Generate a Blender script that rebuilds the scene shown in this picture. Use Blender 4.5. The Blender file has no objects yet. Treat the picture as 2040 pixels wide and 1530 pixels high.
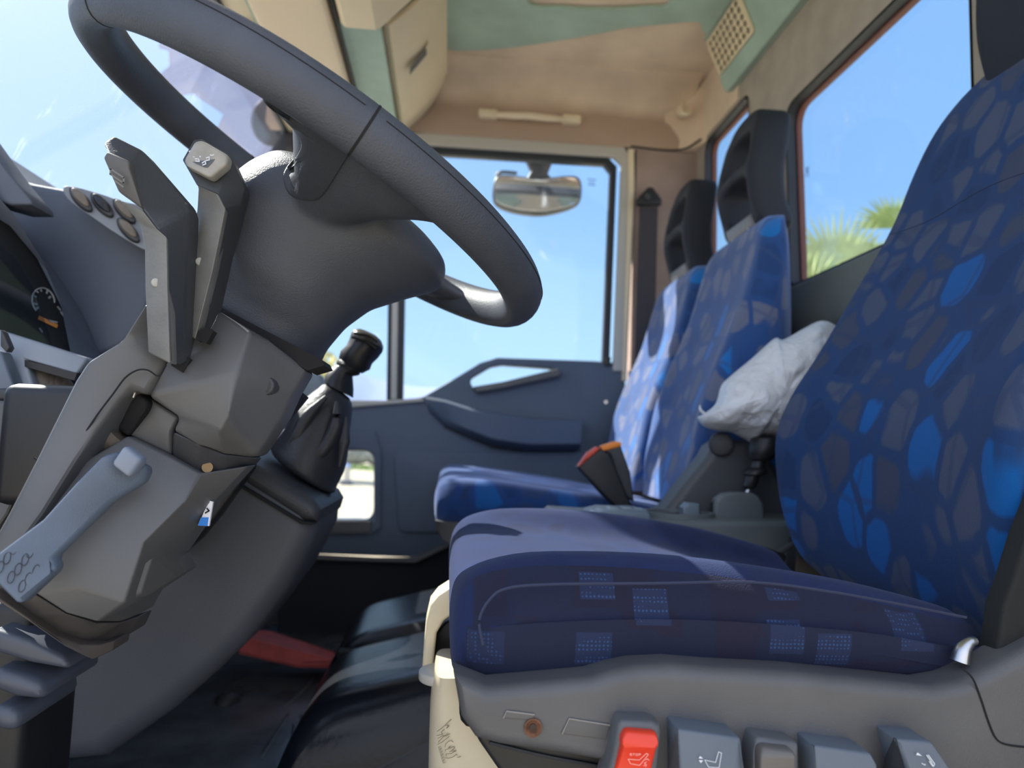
import bpy, bmesh, math, random
from mathutils import Vector, Matrix, noise
random.seed(7)
R = math.radians
scene = bpy.context.scene
C = scene.collection

# ------------------------------------------------------------------ camera
# frame: X = towards the rear of the cab, Y = across the cab (away from the driver's door), Z = up, camera at origin
F = 1450.0
YAW, PITCH, ROLL = R(4.787), R(4.657), R(-2.125)
fw = Vector((math.sin(YAW)*math.cos(PITCH), math.cos(YAW)*math.cos(PITCH), math.sin(PITCH)))
rt0 = Vector((math.cos(YAW), -math.sin(YAW), 0)); up0 = rt0.cross(fw)
rt = math.cos(ROLL)*rt0 - math.sin(ROLL)*up0
up = math.cos(ROLL)*up0 + math.sin(ROLL)*rt0
cam_data = bpy.data.cameras.new('camera'); cam = bpy.data.objects.new('camera', cam_data); C.objects.link(cam)
cam_data.sensor_fit = 'HORIZONTAL'; cam_data.sensor_width = 36.0; cam_data.lens = F/2040*36.0
cam_data.clip_start = 0.01; cam_data.clip_end = 3000
cam.matrix_world = Matrix((( rt.x, up.x, -fw.x, 0), (rt.y, up.y, -fw.y, 0), (rt.z, up.z, -fw.z, 0), (0,0,0,1)))
cam_data.dof.use_dof = True; cam_data.dof.focus_distance = 0.62; cam_data.dof.aperture_fstop = 5.6
scene.camera = cam
scene.view_settings.view_transform = 'Standard'; scene.view_settings.look = 'None'
scene.view_settings.gamma = 1.0; scene.view_settings.exposure = 0.30
scene.view_settings.use_curve_mapping = False
try:
    scene.cycles.max_bounces = 12; scene.cycles.transparent_max_bounces = 24
except Exception: pass

# ------------------------------------------------------------------ sky and sun
SUN = Vector((-0.50, 0.47, 0.63)).normalized()
world = bpy.data.worlds.new('sky'); scene.world = world; world.use_nodes = True
nt = world.node_tree; nt.nodes.clear()
def N(nt, kind, **kw):
    n = nt.nodes.new(kind)
    for k, v in kw.items():
        if k.startswith('i_'): n.inputs[int(k[2:])].default_value = v
        else: setattr(n, k, v)
    return n
def math_node(nt, op, a, b=None, clamp=False):
    m = N(nt, 'ShaderNodeMath', operation=op, use_clamp=clamp)
    for i, s in enumerate((a, b)):
        if s is None: continue
        if isinstance(s, (int, float)): m.inputs[i].default_value = s
        else: nt.links.new(s, m.inputs[i])
    return m.outputs[0]
def mixc(nt, f, a, b, mode='MIX'):
    m = N(nt, 'ShaderNodeMix', data_type='RGBA', blend_type=mode)
    for s, i in ((f, 0), (a, 6), (b, 7)):
        if isinstance(s, (int, float)): m.inputs[i].default_value = s
        elif isinstance(s, tuple): m.inputs[i].default_value = (*s, 1) if len(s) == 3 else s
        else: nt.links.new(s, m.inputs[i])
    return m.outputs[2]
tc = N(nt, 'ShaderNodeTexCoord')
sep = N(nt, 'ShaderNodeSeparateXYZ'); nt.links.new(tc.outputs['Generated'], sep.inputs[0])
rmp = N(nt, 'ShaderNodeValToRGB')
els = rmp.color_ramp.elements
els[0].position = 0.0; els[0].color = (0.54, 0.72, 0.95, 1)
els[1].position = 1.0; els[1].color = (0.16, 0.38, 0.80, 1)
e = els.new(0.10); e.color = (0.46, 0.72, 0.98, 1)
e = els.new(0.32); e.color = (0.28, 0.53, 0.92, 1)
nt.links.new(sep.outputs[2], rmp.inputs[0])
dot = N(nt, 'ShaderNodeVectorMath', operation='DOT_PRODUCT'); nt.links.new(tc.outputs['Generated'], dot.inputs[0]); dot.inputs[1].default_value = SUN
g1 = math_node(nt, 'POWER', math_node(nt, 'MAXIMUM', dot.outputs['Value'], 0.0), 5.0)
g2 = math_node(nt, 'POWER', math_node(nt, 'MAXIMUM', dot.outputs['Value'], 0.0), 40.0)
col = mixc(nt, math_node(nt, 'MULTIPLY', g1, 0.62, True), rmp.outputs[0], (0.70, 0.80, 1.0))
col = mixc(nt, math_node(nt, 'MULTIPLY', g2, 0.8, True), col, (2.2, 2.2, 2.2))
# unseen sky behind the camera made brighter, added as fill for the interior
hz = math_node(nt, 'MULTIPLY', sep.outputs[1], -1.0)
hz = math_node(nt, 'MULTIPLY', math_node(nt, 'MAXIMUM', hz, 0.0), 1.0, True)
col = mixc(nt, hz, col, (1.25, 1.35, 1.6))
bg = N(nt, 'ShaderNodeBackground'); nt.links.new(col, bg.inputs[0]); bg.inputs[1].default_value = 1.0
wo = N(nt, 'ShaderNodeOutputWorld'); nt.links.new(bg.outputs[0], wo.inputs[0])
sd = bpy.data.lights.new('sun', 'SUN'); sun = bpy.data.objects.new('sun', sd); C.objects.link(sun)
sd.energy = 10.0; sd.angle = R(0.6); sd.color = (1.0, 0.93, 0.82)
sun.rotation_euler = SUN.to_track_quat('Z', 'Y').to_euler()

# ------------------------------------------------------------------ point helpers
def ray(px, py):
    return fw*F + rt*(px-1020) - up*(py-765)
def P(px, py, d):                      # where the sight line crosses the plane Y = d
    r = ray(px, py); return r*(d/r.y)
def PX(px, py, x):
    r = ray(px, py); return r*(x/r.x)
def PZ(px, py, z):
    r = ray(px, py); return r*(z/r.z)
def XZ(pts, d): return [(P(a, b, d).x, P(a, b, d).z) for a, b in pts]
def on_plane(A, B, Cc):
    n = (B-A).cross(Cc-A)
    def f(px, py):
        r = ray(px, py); return r*(A.dot(n)/r.dot(n))
    return f

# ------------------------------------------------------------------ materials
MATS = {}
def mat(name, color, rough=0.6, metal=0.0, bump=0.0, bscale=400.0, var=0.0, vscale=6.0, dirt=None, spec=0.5, sheen=0.0):
    if name in MATS: return MATS[name]
    m = bpy.data.materials.new(name); m.use_nodes = True; t = m.node_tree
    b = t.nodes['Principled BSDF']; b.inputs['Base Color'].default_value = (*color, 1)
    b.inputs['Roughness'].default_value = rough; b.inputs['Metallic'].default_value = metal
    b.inputs['Specular IOR Level'].default_value = spec
    if sheen: b.inputs['Sheen Weight'].default_value = sheen
    co = N(t, 'ShaderNodeTexCoord').outputs['Object']
    if var or dirt:
        nz = N(t, 'ShaderNodeTexNoise'); nz.inputs['Scale'].default_value = vscale; nz.inputs['Detail'].default_value = 5
        t.links.new(co, nz.inputs['Vector'])
        r = N(t, 'ShaderNodeValToRGB'); r.color_ramp.elements[0].position = .35; r.color_ramp.elements[1].position = .68
        c0 = tuple(max(0, c*(1-var)) for c in color); c1 = dirt if dirt else tuple(c*(1+var) for c in color)
        r.color_ramp.elements[0].color = (*c0, 1); r.color_ramp.elements[1].color = (*c1, 1)
        t.links.new(nz.outputs[0], r.inputs[0]); t.links.new(r.outputs[0], b.inputs['Base Color'])
    if bump:
        nz = N(t, 'ShaderNodeTexNoise'); nz.inputs['Scale'].default_value = bscale; nz.inputs['Detail'].default_value = 2
        t.links.new(co, nz.inputs['Vector'])
        bp = N(t, 'ShaderNodeBump'); bp.inputs['Strength'].default_value = bump; bp.inputs['Distance'].default_value = 0.001
        t.links.new(nz.outputs[0], bp.inputs['Height']); t.links.new(bp.outputs[0], b.inputs['Normal'])
    MATS[name] = m; return m

plastic = mat('grey_plastic', (0.115, 0.12, 0.13), 0.5, bump=.25, bscale=900, var=.10, vscale=8)
plastic_mid = mat('mid_grey_plastic', (0.105, 0.106, 0.11), 0.42, bump=.15, bscale=900, var=.10, vscale=9)
plastic_dark = mat('dark_plastic', (0.045, 0.047, 0.055), 0.5, bump=.2, bscale=800)
plastic_black = mat('black_plastic', (0.012, 0.013, 0.016), 0.45)
dash_mat = mat('slate_dash_plastic', (0.085, 0.10, 0.135), 0.55, bump=.3, bscale=700, var=.08)
door_mat = mat('door_plastic', (0.095, 0.128, 0.185), 0.6, bump=.3, bscale=500, var=.06)
leather = mat('wheel_skin', (0.068, 0.077, 0.098), 0.50, spec=.35, bump=.5, bscale=700, var=.12, vscale=14)
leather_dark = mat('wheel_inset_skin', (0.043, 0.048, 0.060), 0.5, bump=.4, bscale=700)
rubber = mat('rubber', (0.03, 0.031, 0.034), 0.6, bump=.2, bscale=300)
seal = mat('window_seal', (0.02, 0.024, 0.034), 0.5)
glovebeige = mat('beige_plastic', (0.78, 0.67, 0.48), 0.5, var=.05, vscale=5)
visor_beige = mat('visor_vinyl', (0.80, 0.67, 0.50), 0.7, bump=.2, bscale=500)
felt_beige = mat('beige_felt', (0.74, 0.60, 0.46), 0.95, bump=.8, bscale=500, var=.10, vscale=7, sheen=.2)
felt_brown = mat('brown_grey_felt', (0.36, 0.32, 0.27), 0.95, bump=.8, bscale=500, var=.10, vscale=14, sheen=.2)
felt_teal = mat('teal_felt', (0.38, 0.52, 0.45), 0.95, bump=.8, bscale=500, var=.10, vscale=9, sheen=.2)
wall_pink = mat('pillar_felt', (0.36, 0.27, 0.235), 0.95, bump=.8, bscale=500, var=.12, vscale=9)
rear_grey = mat('rear_panel_grey', (0.17, 0.19, 0.18), 0.8, bump=.4, bscale=400, var=.1)
grey_metal = mat('painted_frame', (0.50, 0.48, 0.44), 0.4)
cream = mat('cream_plastic', (0.80, 0.70, 0.50), 0.45, var=.04, dirt=(0.66, 0.58, 0.42), vscale=16)
console_mat = mat('console_plastic', (0.13, 0.15, 0.16), 0.5, bump=.2, bscale=600)
button_blue = mat('button_plastic', (0.12, 0.145, 0.18), 0.55, bump=.2, bscale=900)
lever_mat = mat('lever_plastic', (0.11, 0.14, 0.19), 0.35, bump=.2, bscale=900, var=.1, vscale=20)
red_mat = mat('red_plastic', (0.78, 0.05, 0.02), 0.35)
red_worn = mat('worn_red_plastic', (0.48, 0.075, 0.065), 0.5, var=.2, vscale=20)
orange_mat = mat('orange_plastic', (0.95, 0.28, 0.03), 0.4)
redbutton = mat('red_button', (0.65, 0.08, 0.04), 0.4)
white_ink = mat('white_ink', (0.75, 0.78, 0.85), 0.6)
pale_ink = mat('pale_ink', (0.95, 0.55, 0.48), 0.6)
grey_ink = mat('grey_ink', (0.33, 0.36, 0.40), 0.6)
dark_ink = mat('dark_ink', (0.20, 0.16, 0.11), 0.6)
webbing = mat('belt_webbing', (0.055, 0.05, 0.06), 0.85, bump=.8, bscale=1200)
metal = mat('bare_metal', (0.55, 0.55, 0.56), 0.3, metal=1.0)
rust = mat('rusty_metal', (0.16, 0.07, 0.035), 0.8, var=.4, vscale=200)
brass = mat('brass', (0.6, 0.36, 0.12), 0.4, metal=.8)
sticker_white = mat('sticker_white', (0.85, 0.87, 0.92), 0.5)
sticker_blue = mat('sticker_blue', (0.02, 0.22, 0.72), 0.5)
pad_grey = mat('stalk_pad', (0.42, 0.41, 0.38), 0.5, var=.15, vscale=60)
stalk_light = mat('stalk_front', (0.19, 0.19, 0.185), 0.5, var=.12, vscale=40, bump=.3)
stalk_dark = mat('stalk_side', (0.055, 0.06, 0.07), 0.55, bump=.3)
tunnel_mat = mat('tunnel_rubber', (0.006, 0.008, 0.013), 0.28, spec=.30, bump=.35, bscale=120, var=.2)
duct_tan = mat('tan_rubber_hose', (0.13, 0.105, 0.085), 0.6)
mirror_mat = mat('mirror_glass', (0.9, 0.9, 0.9), 0.03, metal=1.0)
hole_black = mat('hole_black', (0.01, 0.01, 0.012), 0.9)
dot_blue = mat('blue_thread', (0.10, 0.22, 0.50), 0.8)

def glass(name, tint=(0.95, 0.98, 1.0), refl=1.0, dirt=0.0, dcol=(0.8, 0.85, 0.95)):
    m = bpy.data.materials.new(name); m.use_nodes = True; t = m.node_tree; t.nodes.clear()
    o = N(t, 'ShaderNodeOutputMaterial'); tr = N(t, 'ShaderNodeBsdfTransparent'); tr.inputs[0].default_value = (*tint, 1)
    gl = N(t, 'ShaderNodeBsdfGlossy'); gl.inputs['Roughness'].default_value = 0.01
    fr = N(t, 'ShaderNodeLayerWeight'); fr.inputs[0].default_value = .5
    fk = math_node(t, 'ADD', math_node(t, 'POWER', fr.outputs['Facing'], 5.0), .04)
    mx = N(t, 'ShaderNodeMixShader'); t.links.new(math_node(t, 'MULTIPLY', fk, refl*.6, True), mx.inputs[0])
    t.links.new(tr.outputs[0], mx.inputs[1]); t.links.new(gl.outputs[0], mx.inputs[2]); last = mx.outputs[0]
    if dirt:
        df = N(t, 'ShaderNodeBsdfTranslucent'); df.inputs[0].default_value = (*dcol, 1)
        d2 = N(t, 'ShaderNodeBsdfDiffuse'); d2.inputs[0].default_value = (*dcol, 1)
        a = N(t, 'ShaderNodeMixShader'); a.inputs[0].default_value = .4; t.links.new(df.outputs[0], a.inputs[1]); t.links.new(d2.outputs[0], a.inputs[2])
        co = N(t, 'ShaderNodeTexCoord')
        mp = N(t, 'ShaderNodeMapping'); mp.inputs['Scale'].default_value = (22, 60, 14); mp.inputs['Rotation'].default_value = (.5, .3, 0)
        t.links.new(co.outputs['Object'], mp.inputs[0])
        nz = N(t, 'ShaderNodeTexNoise'); nz.inputs['Scale'].default_value = 1.0; nz.inputs['Detail'].default_value = 3; t.links.new(mp.outputs[0], nz.inputs[0])
        nl = N(t, 'ShaderNodeTexNoise'); nl.inputs['Scale'].default_value = 5.0; t.links.new(co.outputs['Object'], nl.inputs[0])
        k = math_node(t, 'MULTIPLY', math_node(t, 'SUBTRACT', nz.outputs[0], .66, True), 5.0, True)
        k = math_node(t, 'MULTIPLY', k, math_node(t, 'MULTIPLY', math_node(t, 'SUBTRACT', nl.outputs[0], .42, True), 6, True))
        k = math_node(t, 'ADD', math_node(t, 'MULTIPLY', k, .5), dirt, True)
        m3 = N(t, 'ShaderNodeMixShader'); t.links.new(k, m3.inputs[0]); t.links.new(last, m3.inputs[1]); t.links.new(a.outputs[0], m3.inputs[2]); last = m3.outputs[0]
    t.links.new(last, o.inputs[0]); MATS[name] = m; return m
side_glass = glass('side_glass', refl=.7, dirt=.015)
rear_glass = glass('rear_glass', tint=(.93, .97, 1.0), refl=1.0, dirt=.02)
wind_glass = glass('windscreen_glass', refl=.8, dirt=.05, dcol=(.72, .78, 1.0))
visor_glass = glass('smoked_visor', tint=(.50, .50, .56), refl=1.0, dirt=.22, dcol=(.55, .54, .66))
cluster_glass = glass('cluster_glass', tint=(.75, .8, .85), refl=2.0)

def fabric(name, cell=(20, 20, 14.5), base=(0.014, 0.041, 0.122), blob=(0.064, 0.084, 0.150), bright=(0.008, 0.105, 0.36), worn=1.0, sheen=.12, thr=.06):
    m = bpy.data.materials.new(name); m.use_nodes = True; t = m.node_tree; b = t.nodes['Principled BSDF']
    b.inputs['Roughness'].default_value = .95; b.inputs['Sheen Weight'].default_value = sheen; b.inputs['Sheen Tint'].default_value = (.6, .7, 1, 1)
    b.inputs['Specular IOR Level'].default_value = .15
    co = N(t, 'ShaderNodeTexCoord'); mp = N(t, 'ShaderNodeMapping'); mp.inputs['Scale'].default_value = cell
    dn = N(t, 'ShaderNodeTexNoise'); dn.inputs['Scale'].default_value = 1.6; t.links.new(mp.outputs[0], dn.inputs[0])
    t.links.new(co.outputs['Object'], mp.inputs[0])
    mv = N(t, 'ShaderNodeMix', data_type='VECTOR'); mv.inputs[0].default_value = .22
    t.links.new(mp.outputs[0], mv.inputs[4]); 
    ad = N(t, 'ShaderNodeVectorMath', operation='ADD'); t.links.new(mp.outputs[0], ad.inputs[0]); t.links.new(dn.outputs['Color'], ad.inputs[1]); t.links.new(ad.outputs[0], mv.inputs[5])
    def vor(**k):
        v = N(t, 'ShaderNodeTexVoronoi', **k); v.inputs['Scale'].default_value = 1; v.inputs['Randomness'].default_value = .75; t.links.new(mv.outputs[1], v.inputs['Vector']); return v
    v = vor(); ve = vor(feature='DISTANCE_TO_EDGE')
    s = N(t, 'ShaderNodeSeparateColor'); t.links.new(v.outputs['Color'], s.inputs[0])
    r = N(t, 'ShaderNodeValToRGB'); r.color_ramp.interpolation = 'CONSTANT'; el = r.color_ramp.elements
    el[0].position = 0; el[0].color = (*blob, 1); el[1].position = .46; el[1].color = (*base, 1)
    q = el.new(.74); q.color = (*bright, 1); q = el.new(.88); q.color = tuple(c*.75 for c in blob)+(1,)
    t.links.new(s.outputs[0], r.inputs[0])
    edge = math_node(t, 'MULTIPLY', math_node(t, 'SUBTRACT', ve.outputs['Distance'], thr, False), 14.0, True)
    edge = math_node(t, 'MULTIPLY', edge, math_node(t, 'MULTIPLY', math_node(t, 'SUBTRACT', .64, v.outputs['Distance']), 14.0, True))
    # a second, larger honeycomb of thin outlines
    mp2 = N(t, 'ShaderNodeMapping'); mp2.inputs['Scale'].default_value = tuple(c*.62 for c in cell); mp2.inputs['Location'].default_value = (3.3, 1.7, 5.1); t.links.new(co.outputs['Object'], mp2.inputs[0])
    v2 = N(t, 'ShaderNodeTexVoronoi', feature='DISTANCE_TO_EDGE'); v2.inputs['Scale'].default_value = 1; v2.inputs['Randomness'].default_value = .6; t.links.new(mp2.outputs[0], v2.inputs['Vector'])
    ln = math_node(t, 'MULTIPLY', math_node(t, 'SUBTRACT', .05, v2.outputs['Distance']), 40.0, True)
    c = mixc(t, edge, tuple(x*1.25 for x in base), r.outputs[0])
    c = mixc(t, math_node(t, 'MULTIPLY', ln, .45), c, tuple(x*.75+y_*.25 for x, y_ in zip(base, blob)))
    nz = N(t, 'ShaderNodeTexNoise'); nz.inputs['Scale'].default_value = 7; nz.inputs['Detail'].default_value = 6; t.links.new(co.outputs['Object'], nz.inputs[0])
    c = mixc(t, math_node(t, 'MULTIPLY', math_node(t, 'SUBTRACT', nz.outputs[0], .45, True), .9*worn, True), c, tuple((a+b_)/2 for a, b_ in zip(base, blob)))
    t.links.new(c, b.inputs['Base Color'])
    w = N(t, 'ShaderNodeTexNoise'); w.inputs['Scale'].default_value = 900; t.links.new(co.outputs['Object'], w.inputs[0])
    bp = N(t, 'ShaderNodeBump'); bp.inputs['Strength'].default_value = .5; bp.inputs['Distance'].default_value = .001
    t.links.new(w.outputs[0], bp.inputs['Height']); t.links.new(bp.outputs[0], b.inputs['Normal'])
    MATS[name] = m; return m
seat_fabric = fabric('blue_seat_fabric')
seat_fabric_pass = fabric('blue_seat_fabric_light', base=(0.022, 0.065, 0.20), blob=(0.15, 0.165, 0.25), bright=(0.012, 0.17, 0.52), sheen=.55)
pass_cushion_fabric = fabric('navy_cushion_fabric', base=(0.010, 0.036, 0.135), blob=(0.022, 0.048, 0.14), bright=(0.008, 0.085, 0.30), sheen=.55)

def cushion_fabric():
    m = bpy.data.materials.new('worn_navy_fabric'); m.use_nodes = True; t = m.node_tree; b = t.nodes['Principled BSDF']
    b.inputs['Roughness'].default_value = .9; b.inputs['Sheen Weight'].default_value = .15; b.inputs['Sheen Tint'].default_value = (.55, .6, 1, 1); b.inputs['Specular IOR Level'].default_value = .2
    co = N(t, 'ShaderNodeTexCoord')
    # woven rectangular patches along X and Z, fading where the cloth is worn
    mp = N(t, 'ShaderNodeMapping'); mp.inputs['Scale'].default_value = (27, 9, 30); t.links.new(co.outputs['Object'], mp.inputs[0])
    v = N(t, 'ShaderNodeTexVoronoi', distance='CHEBYCHEV'); v.inputs['Scale'].default_value = 1; v.inputs['Randomness'].default_value = .55; t.links.new(mp.outputs[0], v.inputs['Vector'])
    s = N(t, 'ShaderNodeSeparateColor'); t.links.new(v.outputs['Color'], s.inputs[0])
    inner = math_node(t, 'LESS_THAN', v.outputs['Distance'], .36)
    pick = math_node(t, 'GREATER_THAN', s.outputs[1], .48)
    patch = math_node(t, 'MULTIPLY', inner, pick)
    d = N(t, 'ShaderNodeTexVoronoi'); d.inputs['Scale'].default_value = 330; d.inputs['Randomness'].default_value = .15; t.links.new(co.outputs['Object'], d.inputs['Vector'])
    dots = math_node(t, 'LESS_THAN', d.outputs['Distance'], .30)
    base = mixc(t, math_node(t, 'MULTIPLY', math_node(t, 'GREATER_THAN', s.outputs[0], .6), .6), (.015, .019, .044), (.018, .015, .030))
    pc = mixc(t, math_node(t, 'MULTIPLY', dots, .6), (.022, .034, .085), (.06, .12, .30))
    c = mixc(t, math_node(t, 'MULTIPLY', patch, .75), base, pc)
    nz = N(t, 'ShaderNodeTexNoise'); nz.inputs['Scale'].default_value = 6; nz.inputs['Detail'].default_value = 6; t.links.new(co.outputs['Object'], nz.inputs[0])
    c = mixc(t, math_node(t, 'MULTIPLY', math_node(t, 'SUBTRACT', nz.outputs[0], .46, True), 2.2, True), c, (.018, .023, .052))
    t.links.new(c, b.inputs['Base Color'])
    bp = N(t, 'ShaderNodeBump'); bp.inputs['Strength'].default_value = .5; bp.inputs['Distance'].default_value = .001
    w = N(t, 'ShaderNodeTexNoise'); w.inputs['Scale'].default_value = 900; t.links.new(co.outputs['Object'], w.inputs[0])
    t.links.new(w.outputs[0], bp.inputs['Height']); t.links.new(bp.outputs[0], b.inputs['Normal'])
    MATS['worn_navy_fabric'] = m; return m
navy_fabric = cushion_fabric()
top_fabric = fabric('cushion_top_fabric', cell=(22, 22, 22), base=(.013, .021, .068), blob=(.019, .026, .075), bright=(.010, .022, .085), worn=1.6)

# ------------------------------------------------------------------ mesh helpers
def root_loc(o):
    l = Vector((0, 0, 0))
    while o is not None:
        l += o.location; o = o.parent
    return l
def finish(name, me, m, parent=None, smooth=40, label=None):
    if m is not None: me.materials.append(m)
    o = bpy.data.objects.new(name, me); C.objects.link(o)
    if parent is not None:
        o.parent = parent; l = root_loc(parent)
        if l.length > 1e-9: me.transform(Matrix.Translation(-l))
    if smooth:
        me.polygons.foreach_set('use_smooth', [True]*len(me.polygons))
        try: me.set_sharp_from_angle(angle=R(smooth))
        except Exception: pass
    if label: o['label'] = label
    return o
def bm_finish(name, bm, m, parent=None, smooth=40, recalc=True, label=None):
    bmesh.ops.remove_doubles(bm, verts=bm.verts, dist=1e-6)
    if recalc:
        bmesh.ops.recalc_face_normals(bm, faces=bm.faces)
        try:
            if all(e.is_manifold for e in bm.edges) and bm.calc_volume(signed=True) < 0: bmesh.ops.reverse_faces(bm, faces=bm.faces)
        except Exception: pass
    me = bpy.data.meshes.new(name); bm.to_mesh(me); bm.free()
    return finish(name, me, m, parent, smooth, label)
def cat(pts, n=6, closed=True):
    out = []; k = len(pts); rng = k if closed else k-1
    V = [Vector(p) for p in pts]
    for i in range(rng):
        p0 = V[(i-1) % k] if closed or i > 0 else V[0]*2-V[1]
        p1 = V[i]; p2 = V[(i+1) % k]
        p3 = V[(i+2) % k] if closed or i+2 < k else p2*2-p1
        for j in range(n):
            t = j/n
            out.append(.5*((2*p1)+(-p0+p2)*t+(2*p0-5*p1+4*p2-p3)*t*t+(-p0+3*p1-3*p2+p3)*t**3))
    if not closed: out.append(V[-1])
    return [tuple(p) for p in out]
def rnd(pts, r, n=5):
    """round the corners of a closed 2D polygon; r a number or one per corner"""
    out = []; k = len(pts)
    for i in range(k):
        a, b, c = Vector(pts[i-1]), Vector(pts[i]), Vector(pts[(i+1) % k])
        ri = r[i] if isinstance(r, (list, tuple)) else r
        u, v = a-b, c-b; L = min(u.length, v.length)*.48
        if ri <= 0 or L < 1e-9: out.append(tuple(b)); continue
        ang = u.angle(v, math.pi)
        cut = min(ri/max(math.tan(ang/2), .05), L)
        p, q = b+u.normalized()*cut, b+v.normalized()*cut
        for j in range(n+1):
            t = j/n; out.append(tuple(p*(1-t)**2+b*2*t*(1-t)+q*t*t))
    return out
def slab_mesh(loops, t, mapf, bevel=0.0, bres=3):
    cu = bpy.data.curves.new('tmp', 'CURVE'); cu.dimensions = '2D'; cu.fill_mode = 'BOTH'
    for lp in loops:
        sp = cu.splines.new('POLY'); sp.points.add(len(lp)-1)
        for i, p in enumerate(lp): sp.points[i].co = (p[0], p[1], 0, 1)
        sp.use_cyclic_u = True
    bevel = min(bevel, t*.49)
    cu.extrude = t/2-bevel; cu.bevel_depth = bevel; cu.bevel_resolution = bres; cu.offset = -bevel
    o = bpy.data.objects.new('tmp', cu); C.objects.link(o)
    dg = bpy.context.evaluated_depsgraph_get(); dg.update()
    me = bpy.data.meshes.new_from_object(o.evaluated_get(dg), depsgraph=dg)
    bpy.data.objects.remove(o); bpy.data.curves.remove(cu)
    bm = bmesh.new(); bm.from_mesh(me); bpy.data.meshes.remove(me)
    for v in bm.verts: v.co = mapf(v.co.x, v.co.y, v.co.z+t/2)
    bmesh.ops.remove_doubles(bm, verts=bm.verts, dist=2e-5)
    bmesh.ops.dissolve_degenerate(bm, edges=bm.edges, dist=1e-6)
    return bm
def slab(name, loops, t, mapf, m, parent=None, bevel=0.0, bres=3, smooth=40, label=None):
    if not isinstance(loops[0][0], (tuple, list, Vector)): loops = [loops]
    return bm_finish(name, slab_mesh(loops, t, mapf, bevel, bres), m, parent, smooth, label=label)
def side_slab(name, px, d, t, m, parent=None, bevel=0.0, holes=(), r=0, label=None, bres=3, dref=None):
    """slab lying in the XZ plane; outline read at depth d on its near face"""
    def prep(q):
        q = XZ(q, dref or d); return rnd(q, r*d/F) if r else q
    loops = [prep(px)]+[prep(h) for h in holes]
    return slab(name, loops, t, lambda a, b, c: Vector((a, d+c, b)), m, parent, bevel, bres, label=label)
def rear_slab(name, yz, x, t, m, parent=None, bevel=0.0, holes=(), label=None):
    """slab in the YZ plane with its front face at x, thickness toward the rear"""
    return slab(name, [yz]+list(holes), t, lambda a, b, c: Vector((x+c, a, b)), m, parent, bevel, label=label)
def frame_map(o, u, v):
    u = u.normalized(); n = u.cross(v).normalized(); v = n.cross(u)
    return lambda a, b, c: o+u*a+v*b+n*c
def loft(name, rings, m, parent=None, caps=True, smooth=60, sub=0, label=None, closed=True):
    bm = bmesh.new(); vs = [[bm.verts.new(p) for p in r] for r in rings]; n = len(rings[0])
    for i in range(len(rings)-1):
        for j in range(n if closed else n-1):
            k = (j+1) % n
            try: bm.faces.new((vs[i][j], vs[i][k], vs[i+1][k], vs[i+1][j]))
            except ValueError: pass
    if caps and closed:
        bm.faces.new(list(reversed(vs[0]))); bm.faces.new(vs[-1])
    o = bm_finish(name, bm, m, parent, smooth, label=label)
    if sub:
        md = o.modifiers.new('sub', 'SUBSURF'); md.levels = sub; md.render_levels = sub
    return o
def pmesh(name, verts, faces, m, parent=None, thick=0.0, smooth=30, bevel=0.0, offset=1.0, label=None):
    """verts: world vectors or (px,py,depth)"""
    bm = bmesh.new(); vs = [bm.verts.new(v if isinstance(v, Vector) else P(*v)) for v in verts]
    for f in faces: bm.faces.new([vs[i] for i in f])
    if thick:      # give it depth across the cab
        bmesh.ops.recalc_face_normals(bm, faces=bm.faces)
        g = bmesh.ops.extrude_face_region(bm, geom=bm.faces[:], use_keep_orig=True)
        for v in g['geom']:
            if isinstance(v, bmesh.types.BMVert): v.co += Vector((0, thick, 0))
    if bevel:
        bmesh.ops.recalc_face_normals(bm, faces=bm.faces); bm.normal_update()
        ed = [e for e in bm.edges if len(e.link_faces) == 2 and e.calc_face_angle(0) > .35]
        bmesh.ops.bevel(bm, geom=ed, offset=bevel, segments=3, affect='EDGES', profile=.5, clamp_overlap=True)
    return bm_finish(name, bm, m, parent, smooth, label=label)
def box(name, lo, hi, m, parent=None, bevel=0.0, rot=None, label=None, seg=3):
    lo, hi = Vector(lo), Vector(hi); c = (lo+hi)/2; s = hi-lo
    bm = bmesh.new(); bmesh.ops.create_cube(bm, size=1)
    for v in bm.verts: v.co = Vector((v.co.x*s.x, v.co.y*s.y, v.co.z*s.z))
    if bevel: bmesh.ops.bevel(bm, geom=bm.edges[:], offset=bevel, segments=seg, affect='EDGES', profile=.5, clamp_overlap=True)
    M = Matrix.Translation(c) @ (rot.to_4x4() if rot else Matrix.Identity(4))
    bm.transform(M)
    return bm_finish(name, bm, m, parent, 40, label=label)
def obox(name, o, u, v, size, m, parent=None, bevel=0.0, label=None, taper=1.0):
    """box centred at o, local axes u, v, u x v"""
    u = u.normalized(); n = u.cross(v).normalized(); v = n.cross(u)
    bm = bmesh.new(); bmesh.ops.create_cube(bm, size=1)
    for w in bm.verts:
        k = taper if w.co.z > 0 else 1
        w.co = Vector((w.co.x*size[0]*k, w.co.y*size[1]*k, w.co.z*size[2]))
    if bevel: bmesh.ops.bevel(bm, geom=bm.edges[:], offset=bevel, segments=3, affect='EDGES', profile=.5, clamp_overlap=True)
    for w in bm.verts: w.co = o+u*w.co.x+v*w.co.y+n*w.co.z
    return bm_finish(name, bm, m, parent, 40, label=label)
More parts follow.
